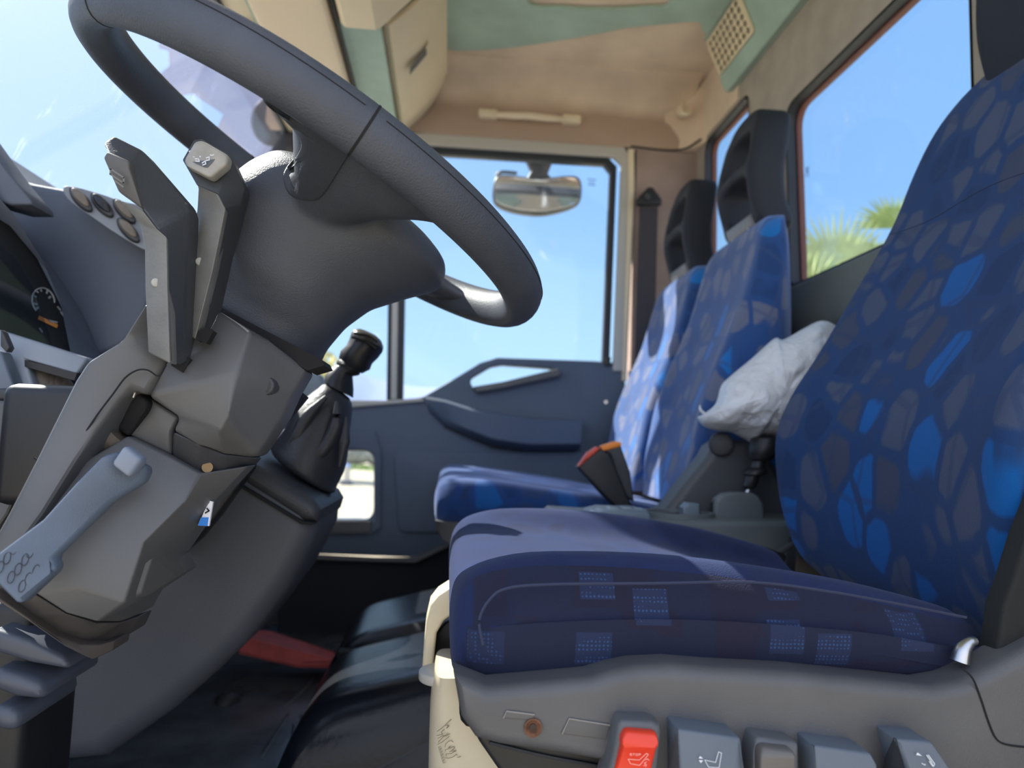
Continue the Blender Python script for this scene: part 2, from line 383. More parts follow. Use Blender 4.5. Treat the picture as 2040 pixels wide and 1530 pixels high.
def tube(name, pts, rad, m, parent=None, seg=12, n=6, closed=False, smoothpath=True, label=None, flat=1.0, upv=None):
    V = [Vector(p) for p in (cat(pts, n, closed) if smoothpath else pts)]
    K = len(V); rads = rad if isinstance(rad, (list, tuple)) else [rad]*len(pts)
    def rr(i):
        t = i/(K-1 if not closed else K)*(len(rads)-1); a = int(t); b = min(a+1, len(rads)-1); return rads[a]*(1-(t-a))+rads[b]*(t-a)
    rings = []; ref = Vector(upv) if upv else Vector((0, 0, 1))
    for i, p in enumerate(V):
        a = V[(i-1) % K] if closed or i else V[0]; b = V[(i+1) % K] if closed or i < K-1 else V[-1]
        d = (b-a).normalized()
        s = d.cross(ref)
        if s.length < 1e-4: s = d.cross(Vector((1, 0, 0)))
        s.normalize(); w = s.cross(d)
        rings.append([p+s*math.cos(q)*rr(i)+w*math.sin(q)*rr(i)*flat for q in [2*math.pi*j/seg for j in range(seg)]])
    if closed: rings.append(rings[0])
    return loft(name, rings, m, parent, caps=not closed, smooth=50, label=label)
def cyl(name, a, b, r, m, parent=None, seg=24, r2=None, bevel=0.0, label=None):
    a, b = Vector(a), Vector(b); d = (b-a).normalized(); s = d.orthogonal().normalized(); w = d.cross(s)
    r2 = r if r2 is None else r2
    L = (b-a).length
    def ring(t, rad): return [a+d*t+s*math.cos(q)*rad+w*math.sin(q)*rad for q in [2*math.pi*j/seg for j in range(seg)]]
    if bevel:
        rings = [ring(0, r-bevel), ring(bevel*.3, r-bevel*.3), ring(bevel, r), ring(L-bevel, r2), ring(L-bevel*.3, r2-bevel*.3), ring(L, r2-bevel)]
    else: rings = [ring(0, r), ring(L, r2)]
    return loft(name, rings, m, parent, smooth=45, label=label)
def lathe(name, o, ax, prof, m, parent=None, seg=32, sx=1.0, label=None):
    ax = Vector(ax).normalized(); s = ax.orthogonal().normalized(); w = ax.cross(s)
    return loft(name, [[Vector(o)+ax*h+s*math.cos(q)*r*sx+w*math.sin(q)*r for q in [2*math.pi*j/seg for j in range(seg)]] for h, r in prof], m, parent, smooth=45, label=label)
def stroke(name, segs, w, mapf, m, parent=None, t=0.0004, label=None):
    """flat ink lines: every polyline of segs becomes a thin ribbon, all in one mesh"""
    bm = bmesh.new()
    for pl in segs:
        for a, b in zip(pl[:-1], pl[1:]):
            a, b = Vector(a), Vector(b); d = b-a
            if d.length < 1e-9: continue
            d.normalize(); q = Vector((-d.y, d.x))*w/2; a2 = a-d*w*.3; b2 = b+d*w*.3
            vs = [bm.verts.new(mapf(p.x, p.y, t)) for p in (a2-q, b2-q, b2+q, a2+q)]
            bm.faces.new(vs)
    return bm_finish(name, bm, m, parent, 0, label=label)
def thing(name, label, category, loc=(0, 0, 0), group=None):
    o = bpy.data.objects.new(name, None); C.objects.link(o); o.location = loc; o.empty_display_size = .05
    o['label'] = label; o['category'] = category
    if group: o['group'] = group
    return o
def tag(o, label, category, group=None, kind=None):
    o['label'] = label; o['category'] = category
    if group: o['group'] = group
    if kind: o['kind'] = kind
    return o
def struct(o, label=None):
    o['kind'] = 'structure'
    if label: o['label'] = label
    return o
def dup(rt_, delta, label, name=None):
    def rec(o, par):
        c = o.copy(); C.objects.link(c); c.parent = par
        for ch in list(o.children): rec(ch, c)
        return c
    kids = list(rt_.children); r = rt_.copy(); C.objects.link(r); r.location = rt_.location+Vector(delta); r['label'] = label
    for k in kids: rec(k, r)
    return r

# ================================================================== OUTSIDE
GZ = -1.9
def exterior():
    g = box('ground', (-300, -120, GZ-.5), (300, 900, GZ), mat('pale_ground', (0.46, 0.39, 0.27), 0.9, var=.10, vscale=.25, dirt=(.50, .43, .30)))
    struct(g, 'pale dusty yard around the truck')
    # grass strip and hedge on the far side of the yard
    bm = bmesh.new(); rr = random.Random(3)
    gm = mat('verge_grass', (0.22, 0.36, 0.07), 0.9, var=.4, vscale=2)
    for i in range(1400):
        x = rr.uniform(-22, 6); y = rr.uniform(43, 49); h = rr.uniform(.12, .3); a = rr.uniform(0, 3.1)
        dx, dy = math.cos(a)*.12, math.sin(a)*.12
        vs = [bm.verts.new((x-dx, y-dy, GZ)), bm.verts.new((x+dx, y+dy, GZ)), bm.verts.new((x+rr.uniform(-.1, .1), y, GZ+h))]
        bm.faces.new(vs)
    o = bm_finish('grass', bm, gm, None, 0, recalc=False); tag(o, 'strip of green grass seen far off through the low door window', 'grass', kind='stuff')
    bm = bmesh.new()
    for i in range(46):
        x = -24+i*.75+rr.uniform(-.2, .2); rad = rr.uniform(.7, 1.0)
        b2 = bmesh.ops.create_icosphere(bm, subdivisions=3, radius=1)
        for v in b2['verts']:
            k = 1+.22*noise.noise(v.co*3+Vector((i*3.1, 0, 0)))+.1*noise.noise(v.co*9)
            v.co = Vector((v.co.x*rad*k+x, v.co.y*.9*k+52.5, (v.co.z*.72*k)*rad+GZ+.6))
    o = bm_finish('hedge', bm, mat('hedge_leaves', (0.27, 0.27, 0.22), .9, var=.35, vscale=3), None, 60)
    tag(o, 'grey green hedge running behind the grass strip far outside', 'hedge')
    # bollard
    p = PZ(690, 966, GZ)
    t = thing('bollard', 'small pale post standing in the yard beyond the low door window', 'post', (p.x, p.y, GZ))
    conc = mat('pale_concrete', (.55, .5, .42), .8)
    box('post_base', (p.x-.22, p.y-.2, GZ), (p.x+.22, p.y+.2, GZ+.18), mat('dark_base', (.12, .13, .16), .8), t, .03)
    cyl('post', (p.x, p.y, GZ+.18), (p.x, p.y, GZ+.72), .15, conc, t, 16, .12)
    lathe('cap', (p.x, p.y, GZ+.72), (0, 0, 1), [(0, .14), (.05, .14), (.1, .09), (.12, .01)], mat('cap_blue', (.25, .4, .7), .5), t, 16)
    # hills
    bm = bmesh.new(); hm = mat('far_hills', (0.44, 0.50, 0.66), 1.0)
    n = 90; rows = []
    for k, (yy, hh) in enumerate(((800, 0), (840, .6), (880, 1.0), (900, .3))):
        row = []
        for i in range(n+1):
            x = -900+i*14
            h = 74+20*math.exp(-((x+200)/90)**2)+8*noise.noise(Vector((x*.006, 0, 0)))+5*noise.noise(Vector((x*.03, 4, 0)))-.12*max(0, x+90)
            row.append(bm.verts.new((x, yy+10*noise.noise(Vector((x*.01, k, 0))), GZ+hh*max(h, 4))))
        rows.append(row)
    for a, b in zip(rows[:-1], rows[1:]):
        for i in range(n): bm.faces.new((a[i], a[i+1], b[i+1], b[i]))
    o = bm_finish('hill_range', bm, hm, None, 60); tag(o, 'hazy blue hills on the horizon beyond the passenger door window', 'hills')
    # sunlit tree left of the gear lever
    c = P(634, 738, 34); bx, by = c.x, c.y
    t = thing('tree', 'sunlit yellow green tree seen just left of the gear lever knob', 'tree', (bx, by, GZ))
    bm = bmesh.new(); rr = random.Random(11)
    top = c.z+1.1
    for i in range(900):
        q = Vector((rr.gauss(0, 1), rr.gauss(0, 1), rr.gauss(0, 1))).normalized()*rr.uniform(.55, 1)
        ctr = Vector((bx+q.x*1.3, by+q.y*1.3, (GZ+1.3+top)/2+q.z*(top-GZ-1.3)/2))
        a = Vector((rr.gauss(0, 1), rr.gauss(0, 1), rr.gauss(0, 1))).normalized(); b = a.orthogonal().normalized(); s = rr.uniform(.1, .2)
        bm.faces.new([bm.verts.new(ctr+a*s), bm.verts.new(ctr+b*s), bm.verts.new(ctr-a*s), bm.verts.new(ctr-b*s)])
    bm_finish('crown', bm, mat('tree_leaves', (.62, .55, .18), .8, var=.3, vscale=2), t, 0, recalc=False)
    cyl('trunk', (bx, by, GZ), (bx, by, (GZ+top)/2+.4), .14, mat('bark', (.22, .17, .12), .9, var=.3, vscale=9), t, 12, .08)
exterior()

def palm():
    d0 = 5.2
    base = P(1700, 640, d0)
    t = thing('palm_tree', 'green fan palm standing behind the truck seen through the large rear window', 'palm tree', (base.x, base.y, GZ))
    tr = []
    for i in range(12):
        z = GZ+(base.z-GZ)*i/11
        q = .13+.015*(i % 2)
        tr.append([Vector((base.x+q*math.cos(a), base.y+q*math.sin(a), z)) for a in [2*math.pi*j/14 for j in range(14)]])
    loft('trunk', tr, mat('palm_bark', (.20, .15, .10), .95, bump=1, bscale=30, var=.3), t)
    lm = [mat('palm_leaf', (.30, .36, .06), .5, var=.25, vscale=6), mat('palm_leaf_pale', (.45, .52, .22), .5, var=.2, vscale=6)]
    rr = random.Random(5)
    def fan(cpx, cpy, d, rad, nrm, upd, spread, m, n=26):
        c = P(cpx, cpy, d); nrm = Vector(nrm).normalized(); u = Vector(upd); u = (u-nrm*u.dot(nrm)).normalized(); s = nrm.cross(u)
        bm = bmesh.new()
        for i in range(n):
            a = R(-spread/2+spread*i/(n-1)); L = rad*(1-.18*abs(a)/R(spread/2))*rr.uniform(.92, 1.05)
            dirv = u*math.cos(a)+s*math.sin(a); side = dirv.cross(nrm)
            w = .5*rad*R(spread)/n*.72; fold = nrm*.010
            r0, r1 = rad*.02, rad*.42
            pts = [c+dirv*r0, c+dirv*r1+side*w, c+dirv*r1-side*w, c+dirv*L+nrm*rr.uniform(-.03, .03)-Vector((0, 0, .04))*rr.random(), c+dirv*r1+fold]
            v = [bm.verts.new(p) for p in pts]
            bm.faces.new((v[0], v[1], v[4])); bm.faces.new((v[0], v[4], v[2])); bm.faces.new((v[1], v[3], v[4])); bm.faces.new((v[4], v[3], v[2]))
        f = bm_finish('frond', bm, m, t, 0, recalc=False)
        tube('frond_stem', [base+Vector((0, 0, -.1)), (base+c)/2+nrm*.03, c], [.02, .012, .008], m, f, seg=6)
    fan(1668, 548, 4.9, .54, (-.35, -1, .1), (-.35, 0, 1), 215, lm[1], 34)
    fan(1788, 455, 5.3, .42, (-.2, -1, .5), (.3, .2, 1), 200, lm[0])
    fan(1745, 520, 5.0, .40, (.1, -1, .8), (.2, 0, 1), 180, lm[0])
    fan(1610, 600, 4.8, .50, (-.8, -1, .3), (-.8, 0, .6), 200, lm[0])
    fan(1840, 500, 5.0, .50, (.5, -1, .3), (.8, 0, .6), 200, lm[1])
    fan(1660, 580, 5.6, .42, (-.3, .8, .5), (-.5, .5, .8), 190, lm[0])
    fan(1770, 600, 4.7, .50, (.3, -1, 1.2), (.6, -.6, .3), 190, lm[0])
palm()

# ================================================================== CAB SHELL
DY = 2.3       # passenger door plane
XR = 0.78      # rear wall
CZ = 1.20      # ceiling
FZ = -0.585    # floor
YN = 0.14      # driver's side edge of the cab
shell_out = mat('cab_paint', (.75, .75, .73), .35)

def yz_from(px, x=XR):
    return [(PX(a, b, x).y, PX(a, b, x).z) for a, b in px]
# rear wall with its two windows
w1 = [(PX(1596, 500, XR).y, .3465*XR/.78), (1.09, .3465), (1.09, .735), (1.665, .735), (1.665, .3465)]
big = [(1.015, .388), (1.022, .836), (1.650, .836), (1.615, .388)]
small = [(1.87, .388), (1.87, .985), (2.215, .985), (2.20, .388)]
big_r = rnd(big, [.02, .05, .05, .02]); small_r = rnd(small, .04)
def up_to(lo, hi): return [(YN, lo), (YN, hi), (DY+.05, hi), (DY+.05, lo)]
UP = .34
o = rear_slab('wall_rear', up_to(UP, 1.2), XR, .028, felt_brown, None, 0, holes=[big_r, small_r]); struct(o, 'brown grey felt lined rear wall above the seats')
o = box('wall_rear', (XR-.012, YN, FZ-.05), (XR+.05, DY+.05, UP+.005), rear_grey); struct(o, 'grey lower rear wall panel behind the seats')
# ledge of the lower rear panel under the window
o = loft('trim_4', [[Vector((XR-.006, y, .384)), Vector((XR-.03, y, .368)), Vector((XR-.036, y, .27)), Vector((XR-.016, y, .245)), Vector((XR+.01, y, .245)), Vector((XR+.01, y, .384))] for y in (YN, 2.25)], rear_grey); struct(o, 'grey ledge under the rear windows')
def window_frame(pts, x, wdt, m, n, gl, growi=0.0):
    cy = sum(p[0] for p in pts)/len(pts); cz = sum(p[1] for p in pts)/len(pts)
    hy = max(abs(p[0]-cy) for p in pts); hz_ = max(abs(p[1]-cz) for p in pts)
    def sc(k): return [(cy+(p[0]-cy)*(hy+k)/hy, cz+(p[1]-cz)*(hz_+k)/hz_) for p in pts]
    w = struct(rear_slab('window_%d' % n, sc(.004), x+.006, .026, m, None, 0, holes=[sc(-.003)]))
    rear_slab('window_seal', sc(.006), x+.030, .014, mat('red_brown_seal', (.16, .055, .04), .6), w, 0, holes=[sc(-.008)])
    rear_slab('pane', sc(-.002), x+.036, .004, gl, w)
    return w
wb = window_frame(big_r, XR-.006, .022, seal, 1, rear_glass); wb['label'] = 'large rear window behind the driver and middle seats'
ws = window_frame(small_r, XR-.006, .022, seal, 2, rear_glass); ws['label'] = 'narrow rear window by the passenger side corner'
# maker's mark etched on the big pane
etch = mat('etched_mark', (.10, .18, .42), .7)
stroke('glass_mark', [[(0, .012), (0, -.012)], [(.006, .01), (.006, -.004)], [(.012, .008), (.012, -.016)]], .003, lambda a, b, c: Vector((XR+.028, 1.60-a, .66+b)), etch, wb)

# teal ledge with speaker grille below the ceiling at the rear
def prof_y(name, prof, y0, y1, m, parent=None, ny=2, smooth=40, label=None):
    return loft(name, [[Vector((x, y0+(y1-y0)*i/(ny-1), z)) for x, z in prof] for i in range(ny)], m, parent, smooth=smooth, label=label)
ledge = prof_y('ledge', [(.785, 1.043), (.758, 1.036), (.746, 1.050), (.702, 1.190), (.69, CZ-.014), (.69, CZ-.001), (.785, CZ-.001)], .3, 1.975, felt_teal)
tag(ledge, 'teal felt covered ledge above the rear windows', 'ledge')
A, B, D = Vector((.746, 1.9, 1.050)), Vector((.702, 1.9, 1.190)), Vector((.746, 1.5, 1.050))
fl = on_plane(A, B, D)
g = thing('speaker_grille', 'beige perforated speaker grille set in the teal ledge', 'speaker grille', fl(1458, 80))
q = [(1410, 84), (1437, 150), (1506, 62), (1476, -14)]
u = (fl(1508, 62)-fl(1440, 152)).normalized(); vv = (fl(1410, 80)-fl(1440, 152)).normalized()
o0 = fl(1440, 152); nrm = u.cross(vv).normalized(); vv = nrm.cross(u)
if nrm.x > 0: nrm = -nrm
def gm_(a, b, c): return o0+u*a+vv*b+nrm*(c+.001)
loops = [[((fl(*p)-o0).dot(u), (fl(*p)-o0).dot(vv)) for p in q]]
a0 = (fl(*q[0])-o0); e1 = fl(*q[2])-o0; e2 = a0
loops[0] = rnd(loops[0], .012)
holes = []
for i in range(8):
    for j in range(5):
        s, t_ = (i+.75)/8.5, (j+.8)/5.6
        c = e1*s+e2*t_; cx_, cy_ = c.dot(u), c.dot(vv)
        holes.append([(cx_+e1.length/8.5*.40*math.cos((k+.5)*math.pi/4), cy_+e2.length/5.6*.40*math.sin((k+.5)*math.pi/4)) for k in range(8)])
slab('grille_plate', loops+holes, .006, gm_, glovebeige, g, 0)
slab('grille_backing', [rnd(loops[0], 0)], .001, lambda a, b, c: o0+u*a+vv*b+nrm*(c+.0005), hole_black, g, 0)

# ceiling: beige shell, teal felt panel with a wavy edge, beige centre
o = box('ceiling', (-.55, YN, CZ), (XR+.05, DY+.05, CZ+.06), felt_beige); struct(o, 'beige felt headlining')
def onz(px, z): return [(PZ(a, b, z).x, PZ(a, b, z).y) for a, b in px]
edge = onz([(888, 92), (960, 91), (1030, 84), (1100, 74), (1170, 62), (1250, 46), (1330, 38), (1392, 34), (1402, 52)], CZ)
tl = cat(edge, 5, False)
tl = [p for p in tl if p[1] < 2.2]
loop = tl+[(.685, tl[-1][1]+.01), (.685, .4), (-.055, .4), (-.055, tl[0][1])]
centre = onz([(1052, -4), (1120, 8), (1200, 12), (1290, 8), (1335, -4), (1350, -120), (1100, -120)], CZ)
o = slab('headliner_panel', [loop, cat(centre, 4)], .012, lambda a, b, c: Vector((a, b, CZ-.012+c)), felt_teal, None, .004)
tag(o, 'teal felt panel on the ceiling with a wavy front edge', 'headliner panel')

# passenger side header: coved beige felt from the door top to the ceiling
prof = [(DY-.012, .985), (DY-.014, 1.02), (DY-.006, 1.06), (DY, 1.10), (DY-.004, 1.125), (DY-.03, 1.155), (DY-.075, 1.185), (DY-.12, CZ-.002), (DY-.12, CZ+.03), (DY+.05, CZ+.03), (DY+.05, .985)]
hf = felt_beige.copy(); hf.name = 'dirty_shaded_header_felt'; t_ = hf.node_tree; b_ = t_.nodes['Principled BSDF']
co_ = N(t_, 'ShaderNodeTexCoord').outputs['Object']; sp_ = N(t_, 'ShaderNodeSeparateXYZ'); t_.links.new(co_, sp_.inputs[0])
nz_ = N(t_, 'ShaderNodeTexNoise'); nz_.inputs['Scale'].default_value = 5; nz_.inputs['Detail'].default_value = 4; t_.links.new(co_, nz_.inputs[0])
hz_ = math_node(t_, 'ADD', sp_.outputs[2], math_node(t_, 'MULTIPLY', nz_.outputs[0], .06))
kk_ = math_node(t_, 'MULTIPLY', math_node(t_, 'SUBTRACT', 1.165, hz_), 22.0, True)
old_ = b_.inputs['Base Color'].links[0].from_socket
t_.links.new(mixc(t_, math_node(t_, 'MULTIPLY', kk_, .85), old_, (.40, .285, .22)), b_.inputs['Base Color'])  # browner lower header: dirt, plus shade under the cove put into the colour
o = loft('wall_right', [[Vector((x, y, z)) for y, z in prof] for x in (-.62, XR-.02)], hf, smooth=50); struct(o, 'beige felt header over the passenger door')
# coved rear corner
rings = []
for i in range(9):
    a = math.pi/2*i/8
    rings.append([Vector((XR-.11+.108*math.sin(a), DY-.11+.108*math.cos(a), z)) for z in (.985, 1.05, 1.12, 1.16)]+[Vector((XR-.11+.108*math.sin(a), DY-.11+.108*math.cos(a), CZ-.001)), Vector((XR-.001, DY-.001, CZ-.001)), Vector((XR-.001, DY-.001, .985))])
o = loft('trim_5', rings, felt_beige, smooth=60); struct(o, 'rounded beige felt corner above the belt pillar')
o = box('wall_rear', (XR-.004, 1.94, 1.0), (XR+.001, DY-.10, CZ), felt_beige); struct(o, 'beige felt patch of the rear wall in the corner')
# B pillar wall behind the door
x0 = P(1262, 500, DY).x
o = box('wall_right', (x0, DY-.01, FZ), (XR+.05, DY+.05, .987), wall_pink); struct(o, 'pinkish brown felt belt pillar between the door and rear wall')
o = tube('trim_6', [Vector((x0-.02, DY-.012, .990)), Vector((.66, DY-.014, .984)), Vector((XR-.05, DY-.03, .986)), Vector((XR-.012, 2.22, 1.0))], .0035, seal, seg=8); struct(o)
# lower side wall ahead of the door, cab front and outer skins
o = box('wall_right', (-.95, DY, FZ-.02), (-.54, DY+.05, .12), plastic_dark); struct(o)
o = box('wall_right', (-.95, DY+.055, FZ-.02), (-.48, DY+.08, -.15), plastic_dark); struct(o)
o = box('wall_front', (-1.0, YN, FZ-.02), (-.92, DY+.05, .13), plastic_dark); struct(o, 'dark front bulkhead below the windscreen')
o = box('floor', (-1.0, YN, FZ-.06), (XR+.05, DY+.05, FZ), mat('floor_mat', (0.085, 0.095, 0.115), .27, bump=.5, bscale=60, var=.45, vscale=7)); struct(o, 'scuffed dark floor covering')
o = box('ceiling', (-.52, YN-.02, CZ+.06), (XR+.06, DY+.07, CZ+.09), shell_out); struct(o)

# ---------------------------------------------------------------- passenger door
def dp(px): return XZ(px, DY)
def dslab(name, px, t, m, parent, bevel=0, holes=(), y=0.0, r=0, label=None):
    def pr(q, rr_):
        q = dp(q); return rnd(q, rr_*DY/F) if rr_ else q
    return slab(name, [pr(px, r)]+[pr(h, 22) for h in holes], t, lambda a, b, c: Vector((a, DY+y+c, b)), m, parent, bevel, label=label)
hole_a = [(808, 310), (1216, 330), (1200, 722), (1186, 717), (991, 711), (956, 722), (912, 749), (840, 790), (806, 794)]
door = dslab('door_1', [(560, 800), (690, 801), (780, 800), (843, 790), (912, 750), (956, 723), (991, 712), (1186, 719), (1246, 724), (1246, 1120), (905, 1076), (830, 1111), (632, 1104), (560, 1100)], .05, door_mat, None, .006,
             holes=[[(934, 757), (978, 731), (1001, 727), (1097, 734), (1117, 742), (1000, 769), (946, 779)], [(600, 897), (744, 897), (744, 1034), (600, 1034)]])
struct(door, 'grey moulded passenger door with armrest and two windows')
# upper window frame: painted metal strip, inner and outer seals
fo = [(560, 266), (850, 268), (1228, 289), (1254, 318), (1236, 730), (1216, 730), (1218, 330), (850, 304), (560, 298)]
dslab('window_frame', [(560, 262), (850, 264), (1240, 287), (1262, 320), (1240, 740), (1220, 740), (1236, 330), (1222, 316), (850, 292), (560, 288)], .02, grey_metal, door, .004, y=-.01, r=4)
dslab('door_seal', [(560, 258), (850, 259), (1246, 281), (1266, 312), (1246, 760), (1240, 760), (1258, 322), (1238, 290), (850, 268), (560, 266)], .03, seal, door, .003, y=-.012)
dslab('glass_seal', [(560, 286), (850, 290), (1210, 312), (1229, 332), (1214, 725), (1200, 725), (1216, 344), (1204, 328), (850, 306), (560, 300)], .03, seal, door, .003, y=-.003)
dslab('window_divider', [(777, 300), (812, 300), (803, 796), (770, 798)], .03, seal, door, .004, y=-.004)
dslab('divider_strip', [(786, 300), (798, 300), (791, 796), (779, 796)], .01, grey_metal, door, .003, y=-.010)
dslab('window_ledge', [(560, 796), (770, 798), (840, 793), (846, 800), (700, 812), (560, 812)], .03, grey_metal, door, .003, y=-.012)
pane = dslab('pane', [(560, 290), (1222, 318), (1208, 800), (560, 812)], .004, side_glass, door, y=.022)
dslab('pane', [(590, 885), (755, 885), (755, 1046), (590, 1046)], .004, side_glass, door, y=.032)
stroke('glass_mark', [[(0, 0), (.028, -.001)], [(.004, -.010), (.024, -.011)], [(.002, -.019), (.026, -.020)]], .003, lambda a, b, c: Vector((P(1173, 352, DY).x+a, DY+.0215, P(1173, 352, DY).z+b)), etch, door)
# grab opening lip, armrest and pocket
dslab('pull_handle', [(940, 772), (1000, 762), (1108, 736), (1118, 744), (1112, 752), (1000, 776), (948, 784)], .035, plastic_mid, door, .006, y=-.03, r=3)
def armrest():
    top = [(848, 790), (888, 798), (939, 815), (1001, 826), (1060, 834), (1148, 836)]
    bot = [(856, 822), (884, 846), (920, 864), (980, 887), (1049, 897), (1148, 896)]
    rings = []
    for (a, b), k in zip(zip(top, bot), (.02, .05, .075, .09, .095, .095)):
        pa, pb = P(*a, DY), P(*b, DY)
        rings.append([Vector((pa.x, DY+.005, pa.z)), Vector((pa.x, DY-k*.8, pa.z)), Vector((pa.x, DY-k, pa.z-.008)), Vector((pb.x, DY-k*.9, pb.z+.02)), Vector((pb.x, DY-k*.5, pb.z)), Vector((pb.x, DY+.005, pb.z))])
    loft('armrest', rings, door_mat, door, smooth=40)
armrest()
dslab('armrest_shadow_gap', [(1148, 842), (1156, 844), (1156, 902), (1049, 903), (980, 893), (884, 852), (886, 846), (980, 886), (1049, 896), (1148, 896)], .004, seal, door, y=-.003)
def pocket():
    pts = [(781, 897), (1190, 897), (1190, 1064), (790, 1064)]
    out = rnd(dp(pts), .03); cx_ = sum(p[0] for p in out)/len(out); cz_ = sum(p[1] for p in out)/len(out)
    inn = [(cx_+(p[0]-cx_)*.985, cz_+(p[1]-cz_)*.965) for p in out]
    slab('pocket_panel', [inn], .012, lambda a, b, c: Vector((a, DY-.010+c, b)), door_mat, door, .005)
pocket()
# recess round the low window
dslab('low_window_surround', [(590, 858), (748, 858), (760, 900), (760, 1052), (740, 1066), (590, 1066)], .012, door_mat, door, .004, y=-.01, holes=[[(590, 897), (746, 897), (746, 1050), (590, 1050)]], r=10)
dslab('low_window_frame', [(588, 888), (752, 888), (752, 1046), (588, 1046)], .012, cream, door, .003, y=.018, holes=[[(596, 899), (743, 899), (743, 1034), (596, 1034)]], r=18)
dslab('low_window_sill', [(600, 1036), (742, 1036), (740, 1062), (600, 1062)], .01, plastic_mid, door, .003, y=-.014, r=8)
dslab('lock_knob', [(1205, 712), (1216, 712), (1214, 730), (1204, 730)], .012, plastic_black, door, .004, y=-.012)
cyl('screw', P(1207, 801, DY-.012), P(1207, 801, DY-.004), .006, metal, door, 12)
# step sill and lower dark carpet
o = dslab('baseboard_right', [(560, 1100), (632, 1103), (750, 1109), (830, 1109), (905, 1074), (1250, 1116), (1250, 1330), (560, 1330)], .05, mat('dark_carpet', (.022, .025, .032), .95, bump=.8, bscale=300), None, .01, y=-.05); struct(o, 'dark carpeted kick panel under the passenger door')
o = dslab('trim_1', [(560, 1098), (632, 1101), (750, 1106), (830, 1107), (905, 1072), (905, 1078), (830, 1114), (750, 1112), (560, 1105)], .03, plastic_mid, None, .003, y=-.075); struct(o)

# pillar strips right of the door
o = dslab('trim_2', [(1249, 300), (1261, 300), (1262, 380), (1244, 760), (1238, 760), (1250, 380)], .02, glovebeige, None, .003, y=-.016); struct(o)

# seat belt on the pillar
belt = thing('seat_belt', 'dark seat belt hanging on the pillar beside the passenger door', 'seat belt', P(1288, 420, DY-.02))
slab('webbing', [XZ([(1272, 415), (1308, 415), (1300, 740), (1262, 740)], DY-.02)], .003, lambda a, b, c: Vector((a, DY-.035+c, b)), webbing, belt)
slab('belt_anchor', [rnd(XZ([(1287, 378), (1296, 378), (1314, 402), (1314, 414), (1264, 414), (1264, 402)], DY-.02), .008)], .016, lambda a, b, c: Vector((a, DY-.048+c, b)), plastic_black, belt, .005)
cyl('bolt', P(1290, 392, DY-.055), P(1290, 392, DY-.045), .010, plastic_dark, belt, 16, bevel=.002)

# roof grab handle
gh = thing('grab_handle', 'beige roof grab handle above the passenger door', 'grab handle', P(1055, 232, DY-.02))
ha, hb = P(955, 226, DY-.03), P(1158, 241, DY-.03)
for c, s in ((P(972, 228, DY-.02), 1), (P(1138, 239, DY-.02), -1)):
    obox('end_cap', c, hb-ha, Vector((0, 0, 1)), (.062, .028, .03), glovebeige, gh, .006)
tube('grip', [P(990, 229, DY-.03), P(1020, 230, DY-.05), P(1055, 231, DY-.055), P(1090, 235, DY-.05), P(1122, 238, DY-.03)], [.009, .011, .011, .011, .009], visor_beige, gh, seg=12)
# coat hook in the rear corner
ck = thing('coat_hook', 'small beige coat hook in the rear corner by the ceiling', 'hook', P(1361, 215, DY-.07))
c = P(1361, 218, 2.22)
tube('hook', [c+Vector((0, 0, .028)), c+Vector((-.008, -.01, .0)), c+Vector((-.006, -.02, -.022)), c+Vector((.008, -.026, -.026)), c+Vector((.018, -.022, -.008))], [.006, .008, .008, .007, .005], glovebeige, ck, seg=10)
cyl('hook_base', c+Vector((.006, .03, 0)), c+Vector((0, 0, 0)), .02, glovebeige, ck, 20, bevel=.004)
cyl('screw', c+Vector((0, 0, .0)), c+Vector((-.001, -.004, 0)), .005, hole_black, ck, 10)

# ---------------------------------------------------------------- windscreen and header
WT, WB = Vector((-.548, 0, .955)), Vector((-.96, 0, .13))
def wp(y, s, off=0):      # s 0 top..1 bottom
    n_ = Vector((-(WT.z-WB.z), 0, (WT.x-WB.x))).normalized()
    p = WT.lerp(WB, s)+n_*off; return Vector((p.x, y, p.z))
ws_ = loft('window_3', [[wp(y, 0, 0), wp(y, 1, 0), wp(y, 1, .006), wp(y, 0, .006)] for y in (YN, DY+.02)], wind_glass, smooth=0); struct(ws_, 'raked windscreen with dried water marks')
o = loft('trim_7', [[wp(y, -.012, -.006), wp(y, .014, -.006), wp(y, .014, .010), wp(y, -.012, .010)] for y in (YN, DY+.02)], seal); struct(o)
# a-pillar passenger side
o = loft('trim_8', [[wp(DY-.03, s, .01), wp(DY-.03, s, -.03), wp(DY+.04, s, -.05), wp(DY+.04, s, .01)] for s in (-.05, 1.0)], plastic_dark); struct(o)
# header trim strip (beige) behind the glass
o = prof_y('trim_9', [(-.556, .960), (-.543, .950), (-.490, .950), (-.478, .965), (-.478, CZ), (-.57, CZ)], YN, DY, glovebeige); struct(o, 'beige moulding along the windscreen top')
# sun visor
fv = Vector((-.480, 0, .940)); rv = Vector((-.303, 0, .925))
vis = thing('sun_visor', 'padded beige sun visor folded up along the windscreen top', 'visor', (-.36, 1.5, .93))
def vmap(y0): return lambda a, b, c: Vector((fv.x, a, fv.z))+(rv-fv).normalized()*b+Vector((0, 0, 1))*(c-.01)
vl = (rv-fv).length
slab('visor_pad', [rnd([(1.0, 0), (2.12, 0), (2.12, vl), (1.0, vl)], .03)], .022, lambda a, b, c: Vector((fv.x, a, fv.z))+(rv-fv).normalized()*b+Vector((0, 0, c-.006)), visor_beige, vis, .010)
tube('piping', [Vector((fv.x-.002, y, fv.z+.002)) for y in (1.02, 1.5, 2.1)], .0035, felt_teal, vis, seg=8)
o0_ = Vector((-.500, 1.68, .945))
obox('pivot_clip', o0_, Vector((1, 0, 0)), Vector((0, 1, 0)), (.035, .05, .02), glovebeige, vis, .006)
